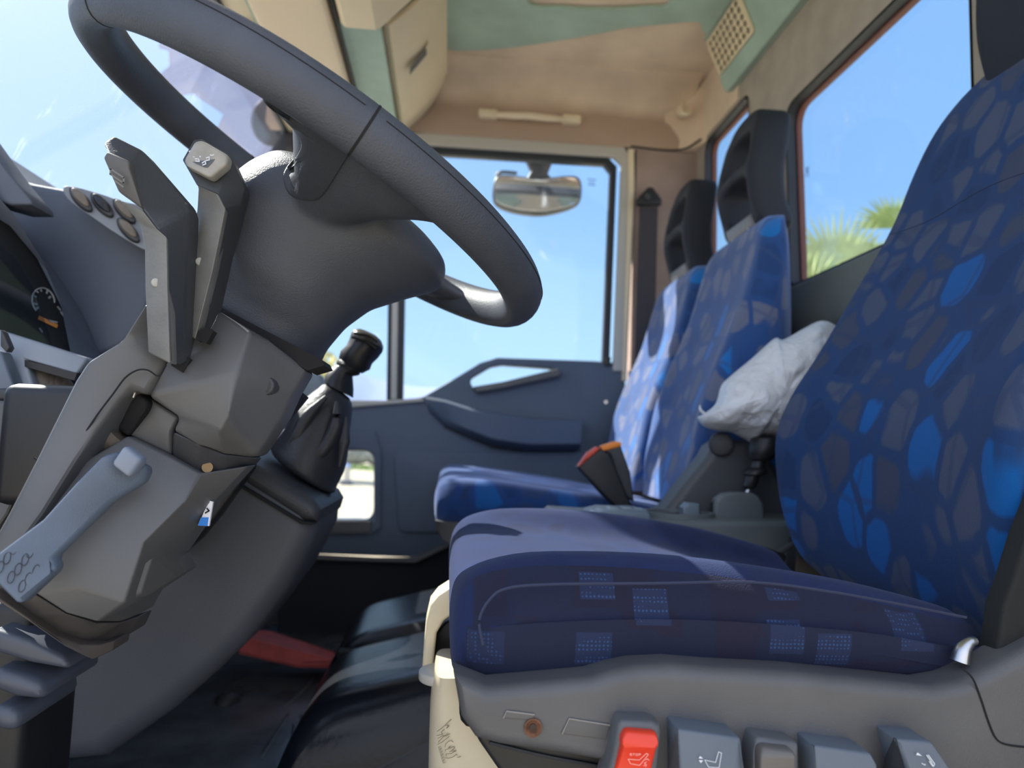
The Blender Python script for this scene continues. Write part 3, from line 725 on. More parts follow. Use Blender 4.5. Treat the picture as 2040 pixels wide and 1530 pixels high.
# header shelf underside in teal felt
o = prof_y('overhead_shelf', [(-.292, .950), (-.200, .950), (-.200, .972), (-.292, .972)], 1.63, DY-.015, felt_teal); tag(o, 'teal felt underside of the overhead shelf behind the visor', 'shelf')
o2 = prof_y('dark_gap', [(-.304, .947), (-.293, .947), (-.293, 1.0), (-.304, 1.0)], .35, DY-.02, seal, o)
# overhead cabinet with flap: curved face, from lower front edge up and back
c0, c1 = P(797, 244, 2.2), P(885, 141, 2.2)
def cabprof(k=0.0):
    a, b = Vector((c0.x, c0.z)), Vector((c1.x, c1.z)); nn = Vector((b.y-a.y, -(b.x-a.x))).normalized()
    return [a+(b-a)*s+nn*(.014*math.sin(math.pi*s)+k) for s in [i/8 for i in range(9)]]
cab = thing('overhead_locker', 'beige overhead locker with a slotted flap left of the grab handle', 'locker', (-.1, 1.9, .97))
y0c, y1c = 1.66, 2.2
body = [(p.x, p.y) for p in cabprof(0)]+[(c1.x+.006, CZ-.001), (c0.x-.003, CZ-.001), (c0.x-.003, c0.z+.0)]
prof_y('locker_body', body, y0c-.01, 2.285, glovebeige, cab, smooth=40)
fr = [(p.x, p.y) for p in cabprof(.012)]+[(p.x, p.y) for p in reversed(cabprof(-.002))]
flap = prof_y('flap', fr, y0c, y1c, glovebeige, cab, smooth=40)
fr2 = [(p.x, p.y) for p in cabprof(.002)]+[(p.x, p.y) for p in reversed(cabprof(-.004))]
prof_y('flap_gap', [(p[0], p[1]) for p in fr2], y0c-.006, y1c+.006, seal, cab)
pc = cabprof(.012); s0, s1 = pc[3], pc[6]
fp = on_plane(Vector((pc[2].x, 2, pc[2].y)), Vector((pc[6].x, 2, pc[6].y)), Vector((pc[6].x, 1.5, pc[6].y)))
hh = [fp(816, 150), fp(817, 134), fp(852, 92), fp(851, 108)]
nn = (hh[1]-hh[0]).cross(hh[2]-hh[0]).normalized()
if nn.z > 0: nn = -nn
bm = bmesh.new(); top = [bm.verts.new(p*.985) for p in hh]; bm.faces.new(top); bm_finish('handle_slot', bm, mat('slot_grey', (.13, .13, .14), .7), flap, 0, recalc=False)
hk = [fp(849, 92), fp(857, 88), fp(857, 106), fp(850, 108)]
bm = bmesh.new(); bm.faces.new([bm.verts.new(p*.982) for p in hk]); bmesh.ops.solidify(bm, geom=bm.faces[:], thickness=.006); bm_finish('latch', bm, cream, flap, 0)
# dropped middle console in front of the locker
con = thing('overhead_console', 'beige moulded overhead console nearer than the slotted locker', 'console', (-.18, 1.3, .9))
cp = [(-.290, .965), (-.283, .930), (-.272, .920), (-.205, .920), (-.190, .930), (-.095, 1.035), (-.07, 1.08), (-.065, CZ-.001), (-.290, CZ-.001)]
prof_y('console_body', cp, .55, 1.60, glovebeige, con, smooth=30)
box('reading_lamp', (-.265, 1.35, .913), (-.21, 1.47, .922), cream, con, .003)

# external smoked sun visor over the glass, with cutouts
A_, B_, D_ = wp(1.0, -.03, .16), wp(1.0, .5, .30), wp(2.0, -.03, .16)
fx = on_plane(A_, B_, D_)
def vis_pts(px): return [((fx(*p)-A_).dot((D_-A_).normalized()), (fx(*p)-A_).dot((B_-A_).normalized())) for p in px]
uu, v2 = (D_-A_).normalized(), (B_-A_).normalized()
n3 = uu.cross(v2).normalized()
ext = slab('external_sun_visor', [rnd(vis_pts([(338, 102), (315, 96), (430, -60), (625, 290), (640, 345), (560, 350), (520, 326), (500, 330), (420, 268), (318, 152), (340, 134)]), .01),
      rnd(vis_pts([(362, 190), (383, 187), (447, 229), (432, 262), (400, 238)]), .006)], .004, lambda a, b, c: A_+uu*a+v2*b+n3*c, visor_glass)
tag(ext, 'smoked lilac external sun visor with a cutout seen through the steering wheel', 'sun visor')
# round kerb mirror outside the glass
km = thing('kerb_mirror', 'dark round mirror clamped at the windscreen top seen through the steering wheel', 'mirror', fx(545, 243))
cc = fx(543, 243)*.95
lathe('mirror_shell', cc, (.75, -.55, -.35), [(-.03, .005), (-.028, .05), (-.01, .075), (.0, .078), (.004, .074), (.004, .004)], mat('mirror_shell', (.10, .10, .10), .5), km, 28)
tube('mirror_arm', [cc+Vector((.02, .02, -.03)), fx(570, 272)*.95, fx(585, 268)*.97], .008, plastic_black, km, seg=8)

# wide angle mirror outside the passenger window
mm = thing('kerbside_mirror', 'wide exterior mirror hanging at the top of the passenger window', 'mirror', P(1072, 380, 2.42))
pts = cat([(988, 352), (1010, 346), (1072, 353), (1135, 348), (1156, 355), (1160, 380), (1152, 405), (1110, 420), (1070, 425), (1020, 418), (988, 403), (982, 380)], 4)
side_slab('mirror_shell', pts, 2.44, .05, plastic_black, mm, .012)
cx_, cy_ = 1071, 385
mg = XZ([(cx_+(a-cx_)*.955, cy_+(b-cy_)*.91) for a, b in pts], 2.42); zc_ = P(cx_, cy_, 2.42).z; xc_ = P(cx_, cy_, 2.42).x
slab('mirror_glass', [mg], .004, lambda a, b, c: Vector((a, 2.42+c+(b-zc_)*.10+.3*(a-xc_)**2, b)), mirror_mat, mm, .001)
side_slab('bracket', [(1048, 318), (1102, 320), (1092, 345), (1100, 354), (1050, 354), (1058, 340)], 2.455, .03, plastic_black, mm, .008)
box('mirror_arm', (P(1060, 318, 2.4).x, 2.33, P(1075, 322, 2.45).z), (P(1090, 318, 2.4).x, 2.48, P(1075, 310, 2.45).z), plastic_black, mm, .004)
tube('mirror_cable', [P(1030, 345, 2.47), P(1000, 343, 2.47), P(988, 350, 2.48)], .006, rubber, mm, seg=6)

# ================================================================== DASHBOARD SIDE
WC = Vector((-.138, .740, .2576)); WTAU = .4963
wu = Vector((math.cos(WTAU), 0, -math.sin(WTAU))); wv = Vector((0, 1, 0)); wn = Vector((math.sin(WTAU), 0, math.cos(WTAU)))
def W(r, t, h=0.0):
    return WC+wu*(r*math.cos(t))+wv*(r*math.sin(t))+wn*h

def steering_wheel():
    t = thing('steering_wheel', 'large dark grey four spoke steering wheel seen from below', 'steering wheel', WC)
    # rim: tube slightly taller than wide
    def rim(a0, a1, k, n, name, m, par, grow=0.0, closed=False):
        rings = []
        for i in range(n+1):
            a = a0+(a1-a0)*i/n; rr_ = .0185+grow; hh_ = .0215+grow
            rings.append([W(.235+rr_*math.cos(q), a, hh_*math.sin(q)) for q in [2*math.pi*j/24 for j in range(24)]])
        return loft(name, rings, m, par, caps=not closed, smooth=60)
    full = rim(0, 2*math.pi, 0, 160, 'rim', leather, t, closed=True)
    # stitched grip pads: seams round the rim
    for a in (-71, -131, 71, 131):
        rim(R(a)-.004, R(a)+.004, 0, 2, 'rim_seam', hole_black, full, grow=.0004)
    # mould line along the rim
    for a0, a1 in ((-129, -73), (-69, 10)):
        pts = [W(.235+.0186*math.cos(R(30)), R(a0+(a1-a0)*i/40), .0216*math.sin(R(30))) for i in range(41)]
        tube('mould_line', pts, .0005, hole_black, full, seg=4, smoothpath=False)
    # hub body, lofted down the column axis
    H = [.004, .0, -.010, -.030, -.055, -.085, -.115, -.145, -.170]
    A0 = [-.010, -.035, -.050, -.062, -.070, -.066, -.056, -.046, -.040]
    A1 = [.10, .130, .152, .156, .132, .106, .094, .090, .094]
    B = [.05, .070, .078, .082, .080, .074, .068, .062, .058]
    rings = []
    for h, a0, a1, b in zip(H, A0, A1, B):
        c = (a0+a1)/2; w = (a1-a0)/2; ring = []
        for j in range(56):
            q = 2*math.pi*j/56; e = 2/2.35
            x = math.copysign(abs(math.cos(q))**e, math.cos(q)); y = math.copysign(abs(math.sin(q))**e, math.sin(q))
            ring.append(WC+wu*(c+w*x)+wv*(b*y*(1.32 if y < 0 and h < -.005 and h > -.12 else 1.1))+wn*h)
        rings.append(ring)
    # webs joining hub and rim on both sides; hub and webs are one moulding
    bm = bmesh.new()
    def add(rings):
        vs = [[bm.verts.new(p-WC) for p in r] for r in rings]; n = len(rings[0])
        for i in range(len(rings)-1):
            for j in range(n):
                k = (j+1) % n; bm.faces.new((vs[i][j], vs[i][k], vs[i+1][k], vs[i+1][j]))
        bm.faces.new(list(reversed(vs[0]))); bm.faces.new(vs[-1])
    add(rings)
    for sgn in (-1, 1):
        rows = _cr([[.236, 97, 33, -.010], [.222, 94, 37, -.013], [.205, 90, 41, -.020], [.18, 88, 44, -.032], [.15, 89, 46, -.042], [.12, 89, 46, -.050], [.09, 88, 46, -.055], [.06, 90, 46, -.055]], 4)
        wr = []
        for r, a0, a1, hb in rows:
            ring = []; n = 14
            for j in range(n+1):
                q = j/n; e = (1-abs(2*q-1)**3)
                ring.append(W(r, sgn*R(a0+(a1-a0)*q), hb*e-.003))
            for j in range(n+1):
                q = 1-j/n; e = (1-abs(2*q-1)**3)
                ring.append(W(r, sgn*R(a0+(a1-a0)*q), .010*e+.003))
            wr.append(ring)
        add(wr)
    bmesh.ops.recalc_face_normals(bm, faces=bm.faces)
    me = bpy.data.meshes.new('hub'); bm.to_mesh(me); bm.free()
    me.materials.append(leather)
    hub = bpy.data.objects.new('hub', me); C.objects.link(hub); hub.parent = t
    md = hub.modifiers.new('r', 'REMESH'); md.mode = 'VOXEL'; md.voxel_size = .003; md.use_smooth_shade = True
    md = hub.modifiers.new('s', 'SMOOTH'); md.factor = .6; md.iterations = 22
    dg = bpy.context.evaluated_depsgraph_get(); dg.update()
    m2 = bpy.data.meshes.new_from_object(hub.evaluated_get(dg), depsgraph=dg)
    hub.modifiers.clear(); hub.data = m2; m2.name = 'hub_moulding'
    if not m2.materials: m2.materials.append(leather)
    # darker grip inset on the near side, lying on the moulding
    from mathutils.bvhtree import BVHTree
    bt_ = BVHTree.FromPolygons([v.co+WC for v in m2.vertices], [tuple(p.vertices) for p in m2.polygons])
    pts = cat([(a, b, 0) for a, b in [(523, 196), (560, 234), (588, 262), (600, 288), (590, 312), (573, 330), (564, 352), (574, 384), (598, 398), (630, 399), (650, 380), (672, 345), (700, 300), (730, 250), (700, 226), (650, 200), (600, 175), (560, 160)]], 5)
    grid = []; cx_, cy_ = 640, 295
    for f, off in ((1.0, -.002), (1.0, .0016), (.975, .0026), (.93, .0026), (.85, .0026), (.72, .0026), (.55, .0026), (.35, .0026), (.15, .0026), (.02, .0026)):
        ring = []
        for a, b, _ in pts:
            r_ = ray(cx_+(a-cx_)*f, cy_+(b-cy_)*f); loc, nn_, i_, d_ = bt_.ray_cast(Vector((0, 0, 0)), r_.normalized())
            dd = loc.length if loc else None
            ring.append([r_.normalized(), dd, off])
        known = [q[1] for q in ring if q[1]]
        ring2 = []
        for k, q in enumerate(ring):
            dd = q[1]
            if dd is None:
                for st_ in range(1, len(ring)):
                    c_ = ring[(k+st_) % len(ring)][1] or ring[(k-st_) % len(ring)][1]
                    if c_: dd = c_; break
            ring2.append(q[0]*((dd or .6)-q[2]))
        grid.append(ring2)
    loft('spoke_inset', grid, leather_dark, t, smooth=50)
    return t
def _cr(rows, n):
    k = len(rows); out = []
    for i in range(k-1):
        p0, p1, p2, p3 = rows[max(i-1, 0)], rows[i], rows[i+1], rows[min(i+2, k-1)]
        for j in range(n):
            t = j/n; out.append([.5*(2*b+(c-a)*t+(2*a-5*b+4*c-d)*t*t+(3*b-a-3*c+d)*t**3) for a, b, c, d in zip(p0, p1, p2, p3)])
    out.append(list(rows[-1])); return out
sw = steering_wheel()

# ---------------------------------------------------------------- steering column
col = thing('steering_column', 'grey plastic steering column shroud below the wheel with two stalks', 'steering column', P(430, 850, .72))
# upper housing, right half, built as an angular box with depth
hv = [(424, 613, .655), (535, 678, .655), (611, 737, .665), (583, 785, .665), (563, 829, .665), (508, 912, .665), (446, 905, .640), (395, 884, .625), (343, 859, .622), (357, 831, .622), (292, 788, .615), (329, 728, .618), (364, 658, .635)]
# ridge where the near side turns: runs down the housing
ridge = [(500, 660, .625), (470, 745, .610), (455, 820, .605), (440, 860, .610)]
V = hv+ridge
pmesh('upper_shroud', V, [(0, 1, 13), (1, 2, 3, 14, 13), (3, 4, 5, 15, 14), (5, 6, 16, 15), (6, 7, 8, 9, 16), (9, 10, 14, 15, 16), (10, 11, 12, 0, 13, 14)], plastic_mid, col, thick=.04, smooth=35, bevel=.004)
pmesh('shroud_end', [(343, 859, .622), (395, 884, .625), (446, 905, .640), (508, 912, .665), (494, 928, .68), (446, 950, .66), (395, 942, .645), (341, 907, .640)], [(0, 1, 6, 7), (1, 2, 5, 6), (2, 3, 4, 5)], plastic_dark, col, thick=.03, bevel=.003)
cyl('adjuster_screw', P(413, 931, .642), P(413, 931, .66), .0045, mat('dull_brass', (.25, .16, .07), .6), col, 14)
kc = P(527, 768, .641)
cyl('key_recess', kc, kc+Vector((.01, .05, 0)), .0085, plastic_dark, col, 24, bevel=.002)
cyl('key_slot', kc-Vector((0, .0012, 0)), kc+Vector((0, .01, 0)), .006, rubber, col, 20)
pmesh('clearance_gap', [(424, 604, .664), (640, 716, .664), (646, 728, .664), (612, 738, .664), (424, 620, .664)], [(0, 1, 2, 3, 4)], hole_black, col, thick=.05)
# clearance ring under the hub
ga, gb = P(430, 612, .66), P(640, 722, .66)
tube('column_neck', [WC-wn*.174+wu*.028, WC-wn*.19+wu*.026, WC-wn*.22+wu*.02], [.046, .048, .045], plastic_black, col, seg=28)
cyl('column_tube', P(560, 745, .74), P(150, 1180, .72), .036, plastic_black, col, 24, .05)
# left shroud part running down towards the floor
pmesh('side_trim', [(292, 598, .60), (240, 678, .60), (172, 720, .60), (148, 757, .60), (70, 913, .585), (14, 1022, .575), (-30, 1100, .57), (-30, 1180, .565), (86, 1022, .572), (148, 922, .585), (192, 857, .592), (237, 799, .600), (261, 775, .603), (292, 790, .610), (329, 728, .615), (364, 658, .63), (340, 600, .62)],
      [(0, 1, 15, 16), (1, 14, 15), (1, 2, 3, 11, 12, 13, 14), (3, 4, 9, 10, 11), (4, 5, 8, 9), (5, 6, 7, 8)], plastic_mid, col, thick=.08, bevel=.005)
def groove(name, px, w, d, par, m=hole_black):
    tube(name, [P(a, b, d) for a, b in px], w, m, par, seg=6, n=4)
groove('panel_joint', [(68, 912), (118, 940), (155, 885), (192, 829), (225, 785), (250, 752), (275, 737), (296, 738), (316, 749), (331, 727)], .0007, .592, col)
# cavity with the lock barrel, connector and hose behind the trim
box('column_core', (P(200, 900, .72).x-.06, .66, P(200, 1000, .72).z), (P(330, 850, .72).x, .78, P(280, 780, .72).z), plastic_black, col, .01)
pmesh('connector', [(238, 842, .625), (265, 776, .62), (294, 800, .62), (288, 818, .62), (254, 870, .628), (214, 840, .628)], [(0, 1, 2, 3, 4, 5)], hole_black, col, thick=.05, bevel=.003)
tube('key_ring', [P(262, 783, .612), P(270, 779, .611), P(266, 792, .612)], .001, metal, col, seg=6)
tube('hose', [P(235, 862, .63), P(222, 872, .63), P(205, 880, .63), P(192, 893, .632)], [.012, .013, .011, .01], duct_tan, col, seg=16)
tube('hose_ring', [P(182, 872, .628), P(190, 880, .624), P(190, 893, .624), P(180, 905, .628)], .0035, duct_tan, col, seg=8)
tube('hose_ring', [P(172, 890, .628), P(182, 896, .624), P(180, 908, .624), P(168, 920, .628)], .0035, duct_tan, col, seg=8)
tube('cable_loom', [P(160, 925, .63), P(140, 950, .64), P(100, 1010, .64), P(70, 1070, .65)], [.012, .014, .014, .014], plastic_black, col, seg=10)
# middle panel and lower shroud
pmesh('middle_shroud', [(295, 792, .632), (357, 831, .632), (343, 859, .632), (341, 907, .640), (254, 866, .632), (288, 818, .632)], [(0, 1, 2, 3, 4, 5)], plastic_mid, col, thick=.06, bevel=.003)
LV = [(254, 868, .625), (341, 911, .630), (398, 943, .635), (494, 928, .665), (425, 1001, .665), (353, 1107, .665), (371, 1139, .69), (298, 1187, .67), (277, 1225, .665), (242, 1239, .640), (194, 1239, .60), (132, 1222, .585), (74, 1185, .575), (-20, 1120, .57), (86, 1022, .58), (148, 930, .60),
      (367, 1000, .615), (287, 1080, .600), (204, 1114, .590), (156, 1170, .582), (248, 1200, .592)]
pmesh('lower_shroud', LV, [(0, 1, 2, 16, 17, 18, 14, 15), (2, 3, 4, 16), (4, 5, 17, 16), (5, 6, 7, 20, 17), (17, 20, 19, 18), (14, 18, 19, 12, 13), (19, 20, 10, 11, 12), (20, 7, 8, 9, 10)], plastic_mid, col, thick=.03, smooth=35, bevel=.005)
# lower dark layers under the shroud
pmesh('lower_bracket', [(74, 1187, .60), (132, 1224, .605), (194, 1243, .62), (242, 1241, .64), (277, 1228, .66), (262, 1262, .67), (230, 1275, .66), (200, 1281, .64), (160, 1281, .63), (110, 1262, .62), (60, 1230, .61), (-20, 1175, .60), (-20, 1140, .60)], [(0, 1, 10, 11, 12), (1, 2, 9, 10), (2, 3, 8, 9), (3, 4, 5, 6, 7, 8)], mat('worn_dark_plastic', (.06, .055, .055), .45, var=.25, vscale=30), col, thick=.03, bevel=.005)
pmesh('bracket_rim', [(-20, 1188, .59), (60, 1240, .60), (130, 1288, .61), (170, 1308, .62), (185, 1314, .625), (225, 1296, .64), (228, 1276, .64), (200, 1284, .63), (160, 1284, .62), (110, 1266, .61), (60, 1233, .60), (-20, 1178, .59)], [(0, 1, 10, 11), (1, 2, 9, 10), (2, 3, 8, 9), (3, 4, 5, 6, 7, 8)], mat('brown_dark_plastic', (.075, .062, .055), .45), col, thick=.03, bevel=.004)
# concertina gaiter: ribs stepping down to the left
for k, q in enumerate(([(-20, 1252), (60, 1275), (130, 1310), (138, 1336), (60, 1322), (-20, 1298)], [(-20, 1330), (40, 1345), (82, 1358), (90, 1398), (30, 1392), (-20, 1376)], [(-20, 1405), (20, 1412), (38, 1420), (34, 1462), (0, 1458), (-20, 1455)])):
    pmesh('gaiter_rib', [(a, b, .64+.0*k) for a, b in q], [tuple(range(6))], mat('gaiter_rubber', (.07, .08, .105), .4), col, thick=.10, bevel=.008)
box('gaiter_core', (P(-30, 1300, .7).x, .665, P(0, 1530, .7).z-.05), (P(100, 1300, .7).x, .76, P(0, 1180, .7).z), plastic_black, col, .01)
# adjustment lever with dimpled end
lev = pmesh('adjustment_lever', [(237, 898, .575), (295, 932, .590), (285, 962, .590), (222, 1000, .578), (104, 1114, .545), (113, 1132, .543), (104, 1145, .542), (38, 1208, .525), (0, 1172, .525), (-40, 1130, .525), (0, 1097, .530), (83, 1035, .545), (151, 960, .558), (202, 908, .568)],
      [(0, 1, 2, 3, 12, 13), (3, 4, 11, 12), (4, 5, 6, 7, 8, 9, 10, 11)], lever_mat, col, thick=.014, bevel=.004)
pmesh('lever_tab', [(247, 886, .565), (283, 915, .570), (256, 953, .568), (220, 925, .562)], [(0, 1, 2, 3)], mat('lever_tab', (.22, .26, .34), .4), lev, thick=.014, bevel=.003)
dp_ = on_plane(P(104, 1114, .545), P(38, 1208, .525), P(0, 1097, .530))
def dimple(px, py):
    c = dp_(px, py); u = (dp_(px+10, py+8)-c).normalized(); v = (dp_(px-4, py+9)-c).normalized()
    n = u.cross(v).normalized()
    if n.y > 0: n = -n
    tube('grip_dimple', [c+u*math.cos(a)*.0022+v*math.sin(a)*.0040+n*.0001 for a in [2*math.pi*k/12 for k in range(12)]], .0003, plastic_dark, lev, seg=5, closed=True, smoothpath=False)
for a, b in ((28, 1093), (50, 1115), (72, 1137), (94, 1130), (14, 1112), (36, 1134), (57, 1153), (78, 1145), (0, 1130), (22, 1150), (44, 1168), (60, 1100)): dimple(a, b)

# label peeping out between column and console
st = pmesh('label_sticker', [(424, 1000, .658), (416, 1048, .658), (396, 1046, .658), (406, 1020, .658), (418, 998, .658)], [(0, 1, 2, 3, 4)], sticker_white, None, thick=.003, smooth=0)
st2 = pmesh('blue_band', [(415, 1031, .657), (413, 1048, .657), (394, 1047, .657), (400, 1031, .657)], [(0, 1, 2, 3)], sticker_blue, st, thick=.003, smooth=0)
stroke('print_mark', [[(0, 0), (.003, .002), (.001, .004)]], .0012, lambda a, b, c: P(409, 1022, .6565)+Vector((a, 0, b)), hole_black, st)
tag(st, 'small blue and white label on the dark edge beside the gear console', 'label')

# ---------------------------------------------------------------- stalks (children of the column)
def stalk(name, sil, ridge, left, faces, m=stalk_dark):
    pass
ls = pmesh('stalk', [(205, 287, .575), (225, 269, .578), (282, 298, .582), (373, 403, .590), (379, 421, .592), (376, 494, .594), (372, 665, .600), (360, 712, .60),
                (338, 724, .575), (333, 575, .568), (331, 472, .566), (311, 455, .565), (282, 417, .563), (262, 372, .561), (258, 330, .561), (213, 300, .56)],
      [(0, 1, 2, 14, 15), (2, 3, 4, 11, 12, 13, 14), (4, 5, 10, 11), (5, 6, 7, 8, 9, 10)], stalk_dark, col, thick=.022, smooth=30, bevel=.0025, label='left stalk, dark side face')
pmesh('stalk_face', [(338, 724, .574), (333, 575, .567), (331, 472, .565), (311, 455, .564), (282, 417, .562), (238, 398, .570), (279, 445, .576), (288, 494, .578), (289, 575, .580), (295, 702, .586)],
      [(3, 4, 5, 6), (2, 3, 6, 7), (1, 2, 7, 8), (0, 1, 8, 9)], stalk_light, ls, thick=.016, bevel=.0015)
pmesh('stalk_button', [(205, 313, .562), (213, 300, .560), (257, 320, .556), (257, 334, .555), (282, 415, .558), (235, 381, .566)], [(0, 1, 2, 3), (0, 3, 4, 5)], mat('stalk_button_dark', (.10, .095, .09), .5), ls, thick=.012, bevel=.002)
stroke('button_marks', [[(0, 0), (.010, -.006), (.010, -.010), (0, -.004), (0, 0)], [(.004, -.009), (.010, -.013)]], .0012, lambda a, b, c: P(222, 338, .5565)+Vector((a, -c-.001, b)), mat('faint_mark', (.16, .15, .14), .6), ls)
cyl('pin', P(311, 563, .572), P(311, 563, .580), .0035, pad_grey, ls, 14, bevel=.001)

rs = pmesh('stalk', [(363, 318, .615), (386, 278, .618), (402, 277, .62), (458, 308, .622), (487, 376, .628), (480, 408, .63), (450, 500, .632), (412, 672, .634), (400, 684, .634), (388, 676, .612),
                     (422, 543, .605), (449, 416, .602), (434, 386, .602), (392, 369, .604)],
      [(0, 1, 2, 3, 12, 13), (3, 4, 5, 11, 12), (5, 6, 10, 11), (6, 7, 8, 9, 10)], stalk_dark, col, thick=.022, smooth=30, bevel=.0025, label='right stalk, dark side face')
pmesh('stalk_face', [(388, 676, .611), (422, 543, .604), (449, 416, .601), (434, 386, .601), (392, 369, .604), (397, 384, .612), (392, 420, .615), (377, 492, .618), (364, 660, .622)],
      [(2, 3, 4, 5, 6), (1, 2, 6, 7), (0, 1, 7, 8)], stalk_light, rs, thick=.016, bevel=.0015)
bt = pmesh('stalk_button', [(365, 320, .600), (387, 280, .600), (402, 278, .600), (455, 308, .598), (452, 326, .596), (418, 354, .593), (371, 330, .596)], [(0, 1, 2, 3, 4, 5, 6)], pad_grey, rs, thick=.014, bevel=.004, smooth=50)
bp_ = on_plane(P(365, 320, .600), P(455, 308, .598), P(418, 354, .593))
pmesh('button_pad', [bp_(*q)+Vector((0, -.0006, 0)) for q in ((372, 318), (386, 290), (396, 288), (430, 303), (429, 318), (414, 334), (408, 334))], [tuple(range(7))], mat('button_pad_dark', (.12, .13, .15), .5), bt, thick=.001)
def ic(px): return [((a-390)*.0001*4.1, -(b-310)*.0001*4.1) for a, b in px]
def bmap(a, b, c): return bp_(390+a/.00041, 310-b/.00041)+Vector((0, -.0014, 0))
stroke('button_icons', [ic(x) for x in ([(392, 296), (398, 293), (400, 299), (394, 300), (392, 296)], [(404, 298), (410, 296), (413, 303), (406, 304), (404, 298)], [(418, 305), (425, 304), (427, 310), (421, 311), (418, 305)],
        [(378, 303), (384, 301), (383, 307)], [(376, 312), (384, 310), (388, 314)], [(394, 310), (399, 310), (400, 314)], [(390, 318), (397, 318), (398, 323), (391, 322)], [(412, 316), (418, 314), (418, 320), (412, 321)], [(404, 326), (410, 322), (411, 328), (405, 330)])], .0010, bmap, white_ink, bt)
cyl('pin', P(398, 521, .611), P(398, 521, .618), .0035, pad_grey, rs, 14, bevel=.001)
for (px) in ([(342, 718), (366, 706), (379, 716), (364, 742), (341, 728)], [(388, 664), (412, 651), (425, 660), (411, 684), (390, 676)]):
    pmesh('stalk_slot', [(a, b, .612) for a, b in px], [tuple(range(5))], hole_black, col, thick=.01)

# ---------------------------------------------------------------- dashboard
dash = thing('dashboard', 'slate grey dashboard with instrument binnacle and round switch panel', 'dashboard', (-.6, 1.1, 0))
# main body across the cab
dprof = [(-.93, .10), (-.80, .13), (-.62, .12), (-.56, .08), (-.54, -.02), (-.56, -.14), (-.64, -.30), (-.72, -.40), (-.93, -.42)]
loft('body', [[Vector((x, y, z)) for x, z in cat([(a, b, 0) for a, b in dprof], 4) for x, z in [(x, 0)]] if False else [Vector((p[0], y, p[1])) for p in cat([(a, b, 0) for a, b in dprof], 4)] for y in (1.05, 1.5, 2.0, DY-.03)], dash_mat, dash, smooth=60)
# passenger end hump of the dash with pale vent flap
loft('passenger_hump', [[Vector((p[0], y, p[1])) for p in cat([(-.80, .10, 0), (-.66, .20, 0), (-.50, .20, 0), (-.40, .12, 0), (-.38, -.02, 0), (-.46, -.10, 0), (-.80, -.10, 0)], 4)] for y in (1.55, 1.62, 2.05, 2.1)], dash_mat, dash, smooth=60)
# binnacle: hood silhouette extruded across in front of the driver
bpx = [(-80, 250), (0, 330), (30, 352), (62, 362), (128, 374), (200, 392), (300, 424), (330, 500), (310, 560), (292, 640), (250, 690), (180, 720), (60, 720), (-80, 720)]
bz = XZ(bpx, .98)
side_slab('binnacle', bpx, .99, .42, dash_mat, dash, .012, bres=5)
# near hood lip
side_slab('hood_lip', [(-80, 210), (0, 322), (20, 348), (42, 374), (62, 398), (64, 408), (20, 408), (-80, 380)], .88, .05, dash_mat, dash, .003)
loft('hood_side', [[P(a, b, d) for a, b, d in row] for row in (
    [(-60, 330, .86), (30, 430, .88), (85, 520, .90), (120, 600, .92), (140, 700, .94), (145, 740, .94)],
    [(-60, 400, .90), (20, 450, .90), (95, 540, .93), (150, 620, .95), (190, 700, .97), (200, 740, .97)],
    [(-60, 420, 1.1), (40, 450, 1.1), (130, 540, 1.1), (190, 620, 1.1), (230, 700, 1.1), (240, 740, 1.1)])], dash_mat, dash, closed=False, caps=False, smooth=60)
# instrument cluster face with dial
ca, cb, cc_ = P(-60, 430, .89), P(-60, 700, .85), P(160, 700, .96)
cl = on_plane(ca, cb, cc_)
side = pmesh('instrument_cluster', [cl(*q) for q in ((-60, 380), (0, 425), (60, 500), (110, 600), (140, 670), (175, 720), (-60, 740))], [tuple(range(7))], mat('cluster_black', (.022, .025, .028), .4), dash, thick=.01)
def ring_on(px, py, rx, ry, rot_, w, m, name, par, a0=0, a1=360):
    pts = []
    for k in range(25):
        a = R(a0+(a1-a0)*k/24); x = rx*math.cos(a); y = ry*math.sin(a)
        pts.append(cl(px+x*math.cos(rot_)-y*math.sin(rot_), py+x*math.sin(rot_)+y*math.cos(rot_))+Vector((.002, -.001, .001)))
    tube(name, pts, w, m, par, seg=5, smoothpath=False)
mark = mat('dial_mark', (.30, .32, .33), .6)
ring_on(84, 602, 22, 27, -.3, .0010, mark, 'dial_ring', side, 150, 380)
def cmap(px): return [tuple(q) for q in px]
def seg_on(lines, w, m, name):
    bm = bmesh.new()
    for (a, b) in lines:
        p, q = cl(*a)+Vector((.002, -.001, .001)), cl(*b)+Vector((.002, -.001, .001)); d = (q-p).normalized(); s = d.cross((cb-ca).cross(cc_-ca).normalized())*w
        bm.faces.new([bm.verts.new(x) for x in (p-s, q-s, q+s, p+s)])
    bm_finish(name, bm, m, side, 0, recalc=False)
seg_on([((64, 590), (70, 594)), ((68, 580), (74, 585)), ((78, 576), (80, 583)), ((92, 580), (90, 587)), ((99, 592), (94, 596)), ((64, 606), (72, 608)), ((66, 618), (74, 614)), ((112, 612), (118, 620)), ((118, 622), (126, 634)), ((128, 650), (134, 660)), ((136, 664), (142, 674)), ((146, 682), (150, 694)), ((92, 640), (112, 644)), ((76, 655), (82, 664))], .0012, mark, 'dial_marks')
seg_on([((74, 634), (112, 652))], .0028, mat('amber_needle', (.55, .22, .06), .5), 'needle')
cg = pmesh('cluster_lens', [cl(*q)+Vector((.014, -.008, .006)) for q in ((-60, 470), (10, 520), (50, 590), (80, 680), (90, 740), (-60, 740))], [tuple(range(6))], cluster_glass, dash, thick=.002)
